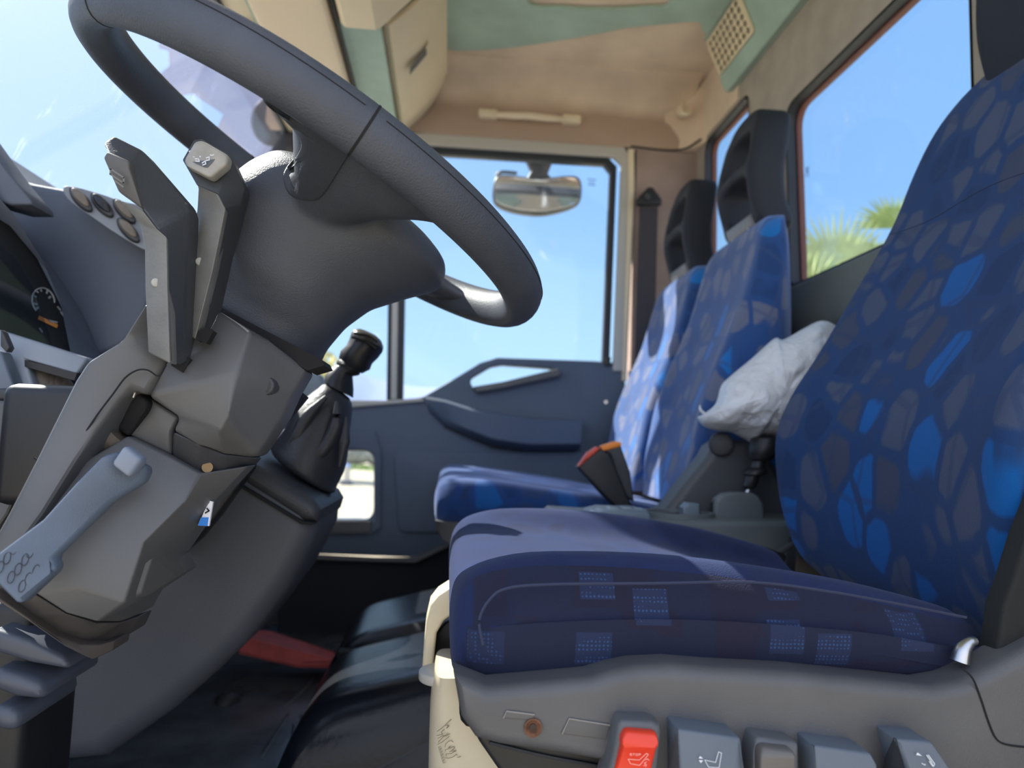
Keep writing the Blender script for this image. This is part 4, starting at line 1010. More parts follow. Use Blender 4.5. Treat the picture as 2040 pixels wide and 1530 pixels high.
# pale trim frame at the lower left, side plates
tp = pmesh('trim_frame', [(-20, 652, .80), (7, 660, .80), (175, 713, .80), (153, 745, .79), (49, 716, .79), (78, 808, .78), (26, 800, .78), (-20, 792, .78)], [(0, 1, 4, 5, 6, 7), (1, 2, 3, 4)], mat('trim_silver_grey', (.26, .29, .34), .4), dash, thick=.02, bevel=.003)
pmesh('frame_slot', [(49, 717, .788), (153, 744, .788), (148, 758, .788), (49, 730, .788)], [(0, 1, 2, 3)], plastic_black, dash, thick=.02)
pmesh('frame_slot', [(0, 655, .77), (6, 662, .77), (19, 692, .77), (12, 702, .77), (0, 690, .77)], [(0, 1, 2, 3, 4)], plastic_dark, dash, thick=.01, bevel=.002)
pmesh('grey_flap', [(-30, 690, .765), (2, 700, .765), (28, 772, .765), (27, 795, .765), (-30, 790, .765)], [(0, 1, 2, 3, 4)], lever_mat, dash, thick=.02, bevel=.003)
pmesh('flap_edge', [(-30, 775, .762), (24, 772, .762), (29, 785, .762), (22, 798, .762), (-30, 796, .762)], [(0, 1, 2, 3, 4)], plastic_dark, dash, thick=.02, bevel=.003)
for k in range(4):
    tube('hose_rib', [P(60+14*k, 735+8*k, .83), P(80+16*k, 745+10*k, .815), P(92+12*k, 775+20*k, .81), P(84+6*k, 810+26*k, .815), P(66+4*k, 850+28*k, .83)], .013-.001*k, duct_tan, dash, seg=12)
lp_ = pmesh('lower_left_panel', [(-30, 795, .74), (26, 803, .74), (72, 815, .74), (78, 845, .73), (77, 880, .72), (14, 1024, .70), (-40, 1100, .69)], [tuple(range(7))], mat('lower_panel_brown', (.10, .10, .095), .6, bump=.3, bscale=500, var=.15), dash, thick=.012, bevel=.004)

# oval switch panel with four round rockers
sa, sb, sc_ = P(128, 376, .950), P(330, 430, .975), P(292, 512, .950)
spn = on_plane(sa, sb, sc_)
bez = [(126, 372), (150, 372), (200, 386), (240, 400), (300, 420), (320, 500), (290, 498), (262, 484), (220, 458), (180, 430), (148, 408), (130, 390)]
bez3 = [spn(*q[:2])+Vector((0, 0, 0)) for q in cat([(a, b, 0) for a, b in bez], 3)]
pan = pmesh('switch_panel', bez3, [tuple(range(len(bez3)))], mat('switch_bezel', (.22, .235, .26), .45), dash, thick=.012, bevel=.003)
def round_switch(px, py, inner):
    u_, v_ = (spn(px+21, py+22)-spn(px, py)), (spn(px+9, py-7)-spn(px, py)); c = spn(px, py)+Vector((0, -.002, 0))
    nrm_ = u_.cross(v_).normalized()
    if nrm_.y > 0: nrm_ = -nrm_
    for k, (s, dpt, m, nm) in enumerate(((1.0, 0, plastic_dark, 'switch_ring'), (.78, .003, inner, 'switch_face'))):
        ring = [c+u_*math.cos(a)*s+v_*math.sin(a)*s for a in [2*math.pi*j/28 for j in range(28)]]
        loft(nm, [[p-nrm_*.004 for p in ring], [p+nrm_*(.004+dpt) for p in ring], [c+(p-c)*.85+nrm_*(.0055+dpt) for p in ring]], m, pan, smooth=50)
face_w = mat('switch_warm', (.16, .13, .10), .4)
for a, b, m in ((163, 400, face_w), (205, 411, plastic_black), (249, 423, face_w), (257, 461, face_w)): round_switch(a, b, m)

# gear console pillar
gcx = [(440, 900), (508, 900), (530, 897), (560, 915), (678, 986), (674, 1032), (655, 1072), (628, 1120), (560, 1212), (505, 1265), (440, 1322), (330, 1400), (100, 1420), (60, 1200), (200, 1000)]
gcp = thing('gear_console', 'large dark grey moulded console sloping from the dash down to the floor', 'console', P(500, 1250, 1.0))
side_slab('console_body', gcx, .93, .22, plastic_dark if False else mat('gear_console_plastic', (.066, .071, .088), .5, bump=.3, bscale=700, var=.1), gcp, .03, bres=6, dref=1.13)
col2 = [(505, 905), (522, 888), (545, 898), (612, 940), (672, 975), (682, 992), (676, 1012), (655, 1012), (560, 950), (510, 922)]
side_slab('collar', col2, .925, .225, plastic_dark, gcp, .016, bres=5, dref=1.12)
side_slab('joint_shadow', [(508, 922), (655, 1010), (672, 1012), (672, 1016), (652, 1015), (506, 926)], .924, .22, hole_black, gcp, .001, dref=1.12)
side_slab('edge_strip', [(505, 900), (500, 935), (432, 1030), (395, 1075), (352, 1110), (340, 1100), (398, 990), (470, 915)], .90, .028, plastic_black, gcp, .006)
# gear lever
gl_ = thing('gear_lever', 'gear lever with black knob and leather gaiter in front of the low door window', 'gear lever', P(640, 960, 1.05))
def rings_px(rows, d, ry):
    out = []
    for (ax_, ay_, bx_, by_), k in zip(rows, ry):
        a, b = P(ax_, ay_, d), P(bx_, by_, d); c = (a+b)/2; h = (b-a)/2
        out.append([c+h*math.cos(q)*(1+.06*math.sin(3*q+ax_*.1))+Vector((0, 1, 0))*k*math.sin(q) for q in [2*math.pi*j/28 for j in range(28)]])
    return out
gaiter = mat('gaiter_leather', (.030, .031, .036), .5, bump=.6, bscale=250)
loft('gaiter', rings_px([(530, 900, 672, 990), (552, 880, 668, 978), (566, 858, 676, 955), (574, 838, 688, 925), (592, 812, 694, 890), (614, 790, 699, 850), (636, 772, 701, 815), (648, 758, 700, 790)], 1.05, (.07, .068, .066, .06, .052, .045, .036, .03)), gaiter, gl_, smooth=70, sub=1)
for k, pth in enumerate(([(600, 930), (640, 900), (668, 850), (672, 800)], [(560, 900), (590, 870), (612, 830), (650, 790)], [(590, 930), (615, 920), (640, 890)], [(676, 930), (686, 880), (690, 830)])):
    tube('gaiter_fold', [P(a, b, 1.0) for a, b in pth], [.002, .009, .009, .003] if len(pth) == 4 else [.002, .008, .002], gaiter, gl_, seg=10)
loft('lever_collar', rings_px([(646, 762, 702, 792), (648, 748, 703, 775), (662, 733, 703, 750), (672, 728, 716, 748), (672, 722, 720, 742), (676, 716, 718, 733)], 1.05, (.028, .026, .02, .022, .024, .02)), plastic_black, gl_, smooth=50)
loft('knob', rings_px([(678, 722, 722, 744), (677, 712, 738, 736), (680, 700, 742, 724), (690, 688, 752, 712), (695, 676, 760, 700), (697, 668, 762, 692)], 1.05, (.022, .028, .03, .032, .032, .03)), plastic_black, gl_, smooth=40)
worn = mat('knob_worn', (.11, .10, .09), .3, var=.4, vscale=80)
loft('knob_cap', rings_px([(697, 670, 762, 694), (698, 664, 762, 688), (704, 657, 758, 678), (716, 655, 748, 668)], 1.05, (.031, .031, .025, .012)), worn, gl_, smooth=50)
for a, b, c2, d2 in ((706, 664, 752, 682), (701, 672, 750, 694)): tube('cap_ridge', [P(a, b, 1.018), P((a+c2)/2+3, (b+d2)/2-4, 1.015), P(c2, d2, 1.018)], .002, plastic_black, gl_, seg=6)
# windscreen vent and pale dash end behind the gear lever
pmesh('vent_surround', [(560, 720, 1.6), (600, 735, 1.6), (640, 745, 1.6), (655, 790, 1.6), (620, 840, 1.6), (590, 860, 1.6), (570, 800, 1.6)], [tuple(range(7))], mat('dash_pale', (.20, .25, .30), .35), dash, thick=.04, bevel=.01)
pmesh('paper_flap', [(543, 852, 1.35), (578, 858, 1.35), (568, 882, 1.35), (528, 878, 1.35), (535, 865, 1.35)], [tuple(range(5))], mat('pale_vent', (.55, .60, .68), .5), dash, thick=.01, bevel=.002)
pmesh('vent_blade', [(560, 818, 1.35), (568, 812, 1.35), (586, 852, 1.35), (580, 856, 1.35)], [(0, 1, 2, 3)], mat('pale_vent2', (.30, .36, .46), .5), dash, thick=.01, bevel=.002)
tube('sunlit_edge', [P(583, 854, 1.3), P(605, 835, 1.3), (P(626, 812, 1.3))], .004, plastic_mid, dash, seg=8)

# ================================================================== FLOOR LEVEL
plug = thing('floor_plug', 'small dark lump stuck on the floor ahead of the engine cover', 'plug', PZ(452, 1398, FZ))
c = PZ(452, 1398, FZ)
rings = []
for h, r in ((0, .026), (.008, .025), (.013, .018), (.017, .012), (.018, .004)):
    rings.append([c+Vector((r*math.cos(a)*(1+.12*math.sin(3*a)), r*1.1*math.sin(a), h)) for a in [2*math.pi*j/20 for j in range(20)]])
loft('plug_cap', rings, rubber, plug, smooth=60)
# scuffs and scratches in the floor covering
fl_ = bpy.data.objects.get('floor')
def fz(px): return [(PZ(a, b, FZ).x, PZ(a, b, FZ).y) for a, b in px]
stroke('floor_scratches', [fz(q) for q in ([(570, 1404), (600, 1380), (625, 1352), (640, 1330)], [(520, 1500), (545, 1465), (575, 1420)], [(552, 1368), (560, 1366), (572, 1371)], [(584, 1442), (583, 1460), (578, 1478)], [(606, 1366), (612, 1367)], [(620, 1345), (628, 1360), (634, 1356)], [(596, 1424), (604, 1429), (596, 1433)], [(600, 1426), (600, 1431)], [(598, 1462), (600, 1480)])], .0035, lambda a, b, c: Vector((a, b, FZ+.0006)), mat('scratch', (.012, .014, .018), .7), fl_)
stroke('floor_scratches', [fz(q) for q in ([(560, 1408), (592, 1384), (622, 1348)], [(515, 1510), (540, 1470), (566, 1428)])], .0025, lambda a, b, c: Vector((a+.006, b, FZ+.0007)), mat('scratch_pale', (.16, .17, .19), .6), fl_)
# red wedge lying beyond the floor mat
rd = thing('red_chock', 'worn red plastic block lying on the floor beyond the gear console', 'chock', P(580, 1330, 1.85))
def rp(a, b, d): return P(a, b, d)
V = [rp(470, 1302, 1.80), rp(590, 1330, 1.80), rp(668, 1331, 1.80), rp(670, 1318, 1.80), rp(610, 1318, 1.80), rp(480, 1268, 1.80), rp(500, 1253, 1.92), rp(540, 1256, 1.92), rp(672, 1300, 1.92), rp(672, 1325, 1.92), rp(500, 1290, 1.92)]
bm = bmesh.new(); vs = [bm.verts.new(v) for v in V]
bmesh.ops.convex_hull(bm, input=vs)
bmesh.ops.bevel(bm, geom=[e for e in bm.edges if len(e.link_faces) == 2 and e.calc_face_angle(0) > .3], offset=.006, segments=3, affect='EDGES', clamp_overlap=True)
bm_finish('chock_body', bm, red_worn, rd, 40)
tube('chock_ridge', [P(604, 1316, 1.795), P(640, 1315, 1.795), P(668, 1314, 1.795)], .004, red_worn, rd, seg=8)

# engine cover between the seats
ec = thing('engine_cover', 'glossy black engine cover with a seam beside the driver seat', 'engine cover', (.1, 1.3, FZ))
fpx = [(662, 1320), (672, 1305), (690, 1262), (712, 1225), (742, 1200), (800, 1184), (890, 1164)]
far = [(P(662, 1320, 1.6).x-.004, FZ)]+[(P(a, b, 1.6).x, P(a, b, 1.6).z) for a, b in fpx]
def tun(y0, y1, k=0.0):
    rings = []
    pr = cat([(a, b, 0) for a, b in far[1:8]], 5, False)
    base = [(far[0][0], far[0][1])]+[(p[0], p[1]) for p in pr]+[(.095, far[-1][1]+.004), (.095, FZ)]
    ny = 14
    for i in range(ny+1):
        t = i/ny; y = y0+(y1-y0)*t
        e = min(t, 1-t)*(y1-y0); dz = -.030*max(0, 1-e/.035)**2 if e < .035 else 0
        rings.append([Vector((x-(dz*.2), y, max(z+dz, FZ) if z > FZ else z)) for x, z in base])
    return rings
loft('cover_rear', tun(1.292, 1.62), tunnel_mat, ec, smooth=50)
loft('cover_front', tun(.985, 1.280), tunnel_mat, ec, smooth=50)
box('cover_seam', (-.17, 1.275, FZ), (.09, 1.30, -.36), hole_black, ec)
# cream seat slide bracket and suspension column in front of the driver seat
ds = thing('driver_seat', 'large blue patterned driver seat with grey side trim and switches', 'seat', (.25, .80, FZ))
def strip_px(name, outer, inner, d, t, m, par, bevel=.003):
    return side_slab(name, outer+list(reversed(inner)), d, t, m, par, bevel)
side_slab('slide_bracket', [(840, 1342), (843, 1300), (848, 1240), (856, 1206), (872, 1186), (900, 1168), (940, 1156), (940, 1205), (905, 1222), (884, 1238), (870, 1262), (862, 1342)], .79, .05, cream, ds, .004)
side_slab('bracket_recess', [(868, 1262), (886, 1240), (930, 1222), (930, 1345), (858, 1342)], .835, .02, plastic_black, ds, .003)
def ped():
    rows = [(-.335, .878, .965, .0), (-.36, .872, .975, 0), (-.42, .866, .99, 0), (-.50, .862, 1.03, 0), (-.62, .86, 1.10, 0)]
    px = [(874, 915, 1342), (868, 925, 1372), (864, 950, 1420), (862, 990, 1480), (860, 1080, 1560), (858, 1130, 1700)]
    rings = []
    for a, b, y in px:
        p, q = P(a, y, .72), P(b, y, .72); c = (p+q)/2; w = (q-p).length/2+.004
        rings.append([c+Vector((w*math.copysign(abs(math.cos(t))**.6, math.cos(t)), .05*math.copysign(abs(math.sin(t))**.6, math.sin(t))+.035, 0)) for t in [2*math.pi*j/32 for j in range(32)]])
    return loft('suspension_cover', rings, cream, ds, smooth=60)
pedc = ped()
cyl('cover_ring', P(886, 1346, .75)-Vector((0, 0, .004)), P(886, 1346, .75)+Vector((0, 0, .006)), .026, grey_metal, ds, 28, bevel=.002)
# embossed maker's mark on the cream cover
def emap(a, b, c):
    p = P(860+a/11.77, 1400+b/11.77, .705); return Vector((p.x, p.y-.0, p.z))
def E_(pts): return [(x, y) for x, y in pts]
em = [E_(q) for q in ([(130, 670), (200, 620), (300, 540), (380, 460), (460, 390)], [(330, 530), (390, 520), (350, 600), (410, 540)], [(120, 770), (250, 740), (230, 680), (300, 620)], [(140, 840), (260, 770), (340, 780), (420, 730)], [(150, 930), (260, 810), (380, 720)], [(140, 980), (260, 910), (410, 790)],
      [(310, 1040), (330, 960), (400, 900), (470, 890), (500, 920)], [(380, 1060), (440, 1020), (400, 1080), (320, 1100), (320, 1140)], [(420, 1150), (490, 1110), (540, 1040), (500, 1030), (430, 1070)], [(340, 1250), (340, 1200), (460, 1190), (560, 1130), (570, 1120), (480, 1140)], [(310, 1290), (400, 1300), (500, 1270), (580, 1210), (600, 1230)], [(600, 1280), (660, 1270), (680, 1260)])]
stroke('embossed_mark', em, 14, lambda a, b, c: P(860+a/11.77, 1400+b/11.77, .7035), dark_ink, pedc)
small = []
for i in range(12):
    x0_, y0_ = 150+9*i, 1040+33*i
    small += [[(x0_, y0_), (x0_+75, y0_-22)], [(x0_+10, y0_+16), (x0_+(70 if i % 2 else 40), y0_-2)]]
stroke('embossed_small_print', small, 9, lambda a, b, c: P(860+a/11.77, 1400+b/11.77, .7035), dark_ink, pedc)

# ================================================================== SEATS
def backrest_rings(yc, prof, nf=26, nb=8, bol=.35):
    """prof rows: z, x front, x back, half width, recess"""
    rings = []
    for z, xf, xb, hw, rec in prof:
        r = min(.05, (xb-xf)*.45, hw*.45); ring = []
        for i in range(nf+1):                      # front face near side to far side
            s = -1+2*i/nf; y = s*hw
            e = max(0, (abs(y)-(hw-r))/r); x = xf+r*(1-math.sqrt(max(0, 1-e*e)))
            k = max(0, 1-(abs(s)/(1-bol*.4))**2.2) if abs(s) < 1-bol*.4 else 0
            ring.append(Vector((x+rec*k, yc+y, z)))
        for i in range(nb+1):
            s = 1-2*i/nb; y = s*hw; e = max(0, (abs(y)-(hw-r))/r)
            ring.append(Vector((xb-r*.9*(1-math.sqrt(max(0, 1-e*e))), yc+y, z)))
        rings.append(ring)
    return rings
def interp(rows, n=4):
    return [tuple(r) for r in _cr(rows, n)]
def _cr(rows, n):
    k = len(rows); out = []
    for i in range(k-1):
        p0, p1, p2, p3 = rows[max(i-1, 0)], rows[i], rows[i+1], rows[min(i+2, k-1)]
        for j in range(n):
            t = j/n; out.append([.5*(2*b+(c-a)*t+(2*a-5*b+4*c-d)*t*t+(3*b-a-3*c+d)*t**3) for a, b, c, d in zip(p0, p1, p2, p3)])
    out.append(list(rows[-1])); return out

# ---- driver seat
dprof = [(-.165, .505, .60, .20, .0), (-.135, .478, .63, .225, .01), (-.08, .458, .64, .235, .02), (-.02, .450, .645, .240, .03), (.03, .452, .65, .242, .035), (.08, .472, .66, .242, .035), (.14, .510, .675, .240, .03),
         (.20, .545, .69, .238, .025), (.27, .585, .70, .234, .02), (.34, .622, .715, .224, .015), (.41, .648, .73, .214, .01), (.465, .670, .74, .196, .005), (.505, .692, .745, .165, 0), (.53, .71, .745, .12, 0)]
DC = .775
loft('backrest', backrest_rings(DC, interp(dprof)), seat_fabric, ds, smooth=70)
# horizontal stitch line across the backrest
tube('stitching', [Vector((.603+.001+.02*0, DC-.18+.36*i/10, .310-.004*math.sin(i))) for i in range(11)], .0008, mat('stitch', (.03, .05, .12), .8), ds, seg=5)
# dark side shell and belt at the near side
side_slab('back_shell', [(1958, 1196), (1976, 1150), (2004, 1060), (2034, 985), (2066, 900), (2140, 900), (2140, 1300), (1935, 1330), (1950, 1260)], .530, .022, mat('shell_dark_green', (.010, .011, .011), .8, bump=.4, bscale=300), ds, .004, dref=.552)
# cushion: sections along X
CX = [(-.006, .60, .0), ]
def cushion(yc, hw, rows, m, name, parent):
    """rows: x, bottom z, centre top z, bolster top z, width factor"""
    rings = []
    for x, zb, zc, zt, wf in rows:
        w = hw*wf; ring = []; n = 40
        for i in range(n+1):       # top from near side to far side
            s = -1+2*i/n; a = abs(s)
            rise = math.exp(-((a-.80)/.17)**2)
            z = zc+(zt-zc)*rise
            e = max(0, (a-.86)/.14); z -= (zt-zb)*.34*(1-math.sqrt(max(0, 1-e*e)))
            ring.append(Vector((x, yc+s*w*(1-.0*e), z)))
        zs = zt-(zt-zb)*.34
        for i in range(1, 6):
            t = i/6; ring.append(Vector((x, yc+w*(1+.015*math.sin(math.pi*t)-.06*t*t), zs+(zb-zs)*t)))
        for i in range(9):
            s = 1-2*i/8; ring.append(Vector((x, yc+s*w*.93, zb)))
        for i in range(5, 0, -1):
            t = i/6; ring.append(Vector((x, yc-w*(1+.015*math.sin(math.pi*t)-.06*t*t), zs+(zb-zs)*t)))
        rings.append(ring)
    return loft(name, rings, m, parent, smooth=70)
crow = [(-.004, -.150, -.140, -.138, .80), (-.001, -.172, -.122, -.118, .90), (.008, -.180, -.112, -.104, .955), (.025, -.183, -.106, -.094, .985), (.06, -.183, -.104, -.086, 1.0), (.12, -.178, -.108, -.084, 1.0), (.18, -.174, -.114, -.086, 1.0), (.25, -.172, -.122, -.093, 1.0), (.32, -.172, -.134, -.103, .995), (.38, -.176, -.146, -.116, .985), (.41, -.168, -.150, -.124, .96), (.425, -.155, -.148, -.130, .92)]
crow = [(r_[0]+.011,)+r_[1:] for r_ in crow]
cu_ = cushion(DC, .235, interp(crow, 3), navy_fabric, 'cushion', ds)
cu_.data.materials.append(top_fabric)
for p in cu_.data.polygons:
    n = p.normal; c = p.center+Vector(ds.location)
    if n.z > .80 or (n.x < -.6 and c.z > -.165) or (c.y > DC-.20 and n.z > -.1): p.material_index = 1
# piping seam along the near side
def side_pt(px, py, d): return P(px, py, d)
yn = DC-.235*1.006
tube('side_seam', [P(a, b, yn-.001) for a, b in ((962, 1285), (955, 1235), (975, 1195), (1010, 1172), (1100, 1164), (1300, 1162), (1500, 1160), (1650, 1178), (1800, 1205), (1925, 1230))], .0011, mat('piping_blue', (.028, .036, .08), .8), ds, seg=6)
# grey moulded side trim
tt = [(903, 1322), (968, 1347), (1162, 1330), (1205, 1316), (1248, 1307), (1318, 1304), (1400, 1311), (1550, 1319), (1746, 1339), (1816, 1347), (1867, 1338), (1920, 1313), (2040, 1250), (2160, 1190),
      (2160, 1620), (1217, 1620), (1205, 1492), (1100, 1474), (989, 1457), (945, 1444), (918, 1405)]
trim = side_slab('side_trim', tt, .512, .040, mat('seat_side_plastic', (.095, .095, .10), .45, bump=.25, bscale=900, var=.12, vscale=14), ds, .010, bres=6, dref=.540)
side_slab('front_lip', [(906, 1334), (930, 1342), (960, 1356), (972, 1380), (955, 1412), (934, 1416), (918, 1392), (909, 1366)], .545, .455, plastic, ds, .005)
box('under_tray', (P(905, 1340, .53).x+.006, .56, -.215), (.42, 1.0, -.170), plastic_black, ds, .01)
side_slab('lower_trim', [(938, 1446), (960, 1458), (1080, 1476), (1210, 1498), (1210, 1640), (1100, 1640), (1010, 1560), (955, 1480)], .545, .03, plastic_black, ds, .004)
tube('lower_edge', [P(975, 1480, .543), P(1080, 1505, .543), P(1200, 1528, .543)], .0012, plastic_dark, ds, seg=6)
def sgroove(name, px, w, m, par=trim, d=.5115):
    tube(name, [P(a, b, d) for a, b in px], w, m, par, seg=6, n=4)
sgroove('trim_joint', [(1915, 1330), (1938, 1352), (1955, 1395), (1970, 1440), (1985, 1472), (2008, 1484), (2060, 1490)], .0007, hole_black)
edge_m = mat('edge_wear', (.26, .24, .22), .6)
for nm, q in (('blank_plate', [(1009, 1417), (1065, 1424), (1062, 1435), (1003, 1431)]), ('blank_plate', [(1134, 1432), (1215, 1445), (1208, 1474), (1120, 1462)])):
    pp = pmesh(nm, [(a, b, .5112) for a, b in q], [(0, 1, 2, 3)], mat('plate_plastic', (.10, .10, .10), .5), trim, thick=.003, bevel=.0006)
    tube('plate_edge', [P(*q[3], .511), P(*q[0], .511), P(*q[1], .511)], .0006, edge_m, pp, seg=5, smoothpath=False)
c = P(1062, 1450, .5105)
lathe('screw_hole', c, (0, -1, 0), [(-.004, .0062), (.0004, .0062), (.0008, .0052), (-.001, .0035), (-.001, .0005)], rust, trim, 22, sx=1.0)
lathe('screw_head', c+Vector((0, .0005, 0)), (0, -1, 0), [(-.002, .0028), (.0008, .0026), (.0012, .001)], mat('dark_rust', (.05, .03, .02), .8), trim, 14)
# switch row
def sw_block(nm, face, top_in, d, m, par, depth=.03, shift=(-18, -14)):
    """face polygon at depth d, sides running back to the trim"""
    return side_slab(nm, face, d, depth, m, par, .003)
hs = side_slab('red_switch_housing', [(1240, 1436), (1300, 1438), (1316, 1446), (1319, 1462), (1306, 1600), (1196, 1600), (1222, 1500), (1232, 1445)], .494, .03, plastic, ds, .004)
rb = pmesh('red_switch', [(1246, 1455, .488), (1310, 1460, .488), (1314, 1486, .484), (1308, 1496, .486), (1300, 1530, .490), (1292, 1610, .492), (1205, 1610, .492), (1228, 1530, .490), (1240, 1492, .486), (1240, 1480, .484)], [(0, 1, 2, 3, 8, 9), (3, 4, 7, 8), (4, 5, 6, 7)], red_mat, hs, thick=.012, bevel=.0025)
def ring_map(d): return lambda a, b, c: P(a, b, d)
k_ = 300/2040
def zz(pts): return [(1200+x*k_, 1420+y*k_) for x, y in pts]
stroke('seat_icon', [zz([(350, 628), (380, 690), (505, 712), (625, 565), (598, 550), (500, 640), (350, 628)]), zz([(585, 640), (610, 622), (632, 645)]), zz([(560, 720), (585, 700), (570, 680), (600, 665)]), zz([(600, 700), (585, 730)])], .9, ring_map(.4842), pale_ink, rb)
def letters(txt, x, y, w, h, sk, gap):
    G = {'S': [[(1, 0), (0, 0), (0, .5), (1, .5), (1, 1), (0, 1)]], 'T': [[(0, 0), (1, 0)], [(.5, 0), (.5, 1)]], 'O': [[(0, 0), (1, 0), (1, 1), (0, 1), (0, 0)]], 'P': [[(0, 1), (0, 0), (1, 0), (1, .5), (0, .5)]]}
    out = []
    for i, ch in enumerate(txt):
        for pl in G[ch]: out.append([(x+i*gap+a*w, y+b*h+i*sk) for a, b in pl])
    return out
stroke('stop_lettering', [zz(q) for q in letters('STOP', 375, 552, 24, 26, 1, 40)], .7, ring_map(.4842), pale_ink, rb)
bsw = pmesh('height_switch', [(1350, 1452, .488), (1476, 1470, .488), (1482, 1530, .484), (1492, 1620, .484), (1356, 1620, .484), (1355, 1530, .484)], [(0, 1, 2, 3, 4, 5)], button_blue, ds, thick=.03, bevel=.002)
pmesh('height_switch_side', [(1350, 1453, .4885), (1354, 1620, .4850), (1325, 1620, .508), (1338, 1462, .510)], [(0, 1, 2, 3)], plastic, ds, thick=.003)
stroke('seat_icon', [zz([(1385, 640), (1535, 672), (1575, 530), (1615, 545), (1582, 745), (1440, 735), (1385, 640)])], 1.1, ring_map(.4835), white_ink, bsw)
bm = bmesh.new()
for tri in ([(1305, 618), (1325, 585), (1366, 622)], [(1305, 640), (1366, 645), (1335, 682)]):
    bm.faces.new([bm.verts.new(P(*q, .4835)) for q in zz(tri)])
bm_finish('arrow_icon', bm, white_ink, bsw, 0, recalc=False)
h2 = pmesh('rocker_housing', [(1508, 1468, .494), (1592, 1480, .494), (1590, 1620, .490), (1500, 1620, .490), (1502, 1500, .492)], [(0, 1, 2, 3, 4)], plastic, ds, thick=.025, bevel=.003)
pmesh('rocker', [(1520, 1487, .486), (1580, 1494, .486), (1587, 1506, .483), (1586, 1620, .486), (1512, 1620, .486), (1516, 1506, .483)], [(0, 1, 2, 5), (2, 3, 4, 5)], mat('rocker_plastic', (.13, .12, .115), .4), h2, thick=.012, bevel=.002)
pmesh('tilt_switch', [(1622, 1485, .488), (1735, 1500, .488), (1748, 1525, .485), (1756, 1620, .485), (1632, 1620, .485)], [(0, 1, 2, 3, 4)], button_blue, ds, thick=.03, bevel=.002)
pmesh('tilt_switch_side', [(1622, 1486, .4885), (1632, 1620, .486), (1600, 1620, .508), (1608, 1492, .510)], [(0, 1, 2, 3)], plastic_dark, ds, thick=.003)
b4 = pmesh('lumbar_switch', [(1786, 1472, .488), (1856, 1477, .488), (1892, 1530, .484), (1930, 1620, .484), (1826, 1620, .484), (1808, 1530, .484)], [(0, 1, 2, 3, 4, 5)], button_blue, ds, thick=.03, bevel=.002)
pmesh('lumbar_switch_side', [(1786, 1472, .4885), (1826, 1620, .485), (1750, 1620, .508), (1772, 1482, .510)], [(0, 1, 2, 3)], plastic_dark, ds, thick=.003)
def z3(pts): return [(1750+x*180/2040, 1440+y*180/2040) for x, y in pts]
bm = bmesh.new(); bm.faces.new([bm.verts.new(P(*q, .4833)) for q in z3([(850, 725), (880, 670), (985, 748)])]); bm_finish('arrow_icon', bm, white_ink, b4, 0, recalc=False)
stroke('lumbar_icon', [z3([(1090, 730), (1180, 860), (1240, 980)]), z3([(1130, 730), (1270, 930), (1240, 990), (1200, 950), (1150, 870)]), z3([(980, 915), (1060, 960), (1050, 930)]), z3([(740, 1000), (800, 1010)])], 1.6, ring_map(.4833), white_ink, b4)
# hinge pin between cushion and backrest
tube('hinge', [P(1912, 1318, .53), P(1918, 1296, .53), P(1932, 1280, .53), P(1944, 1276, .53)], [.007, .006, .004, .003], metal, ds, seg=10)
# headrest (dark fabric) above the backrest
hr = [(.47, .700, .765, .095, 0), (.50, .688, .765, .098, 0), (.56, .672, .765, .100, .01), (.63, .672, .765, .100, .012), (.69, .676, .765, .096, .01), (.72, .695, .76, .084, 0), (.735, .712, .75, .07, 0)]
loft('headrest', backrest_rings(DC+.02, interp(hr)), mat('dark_head_fabric', (.016, .022, .038), .9, bump=.6, bscale=700), ds, smooth=70)

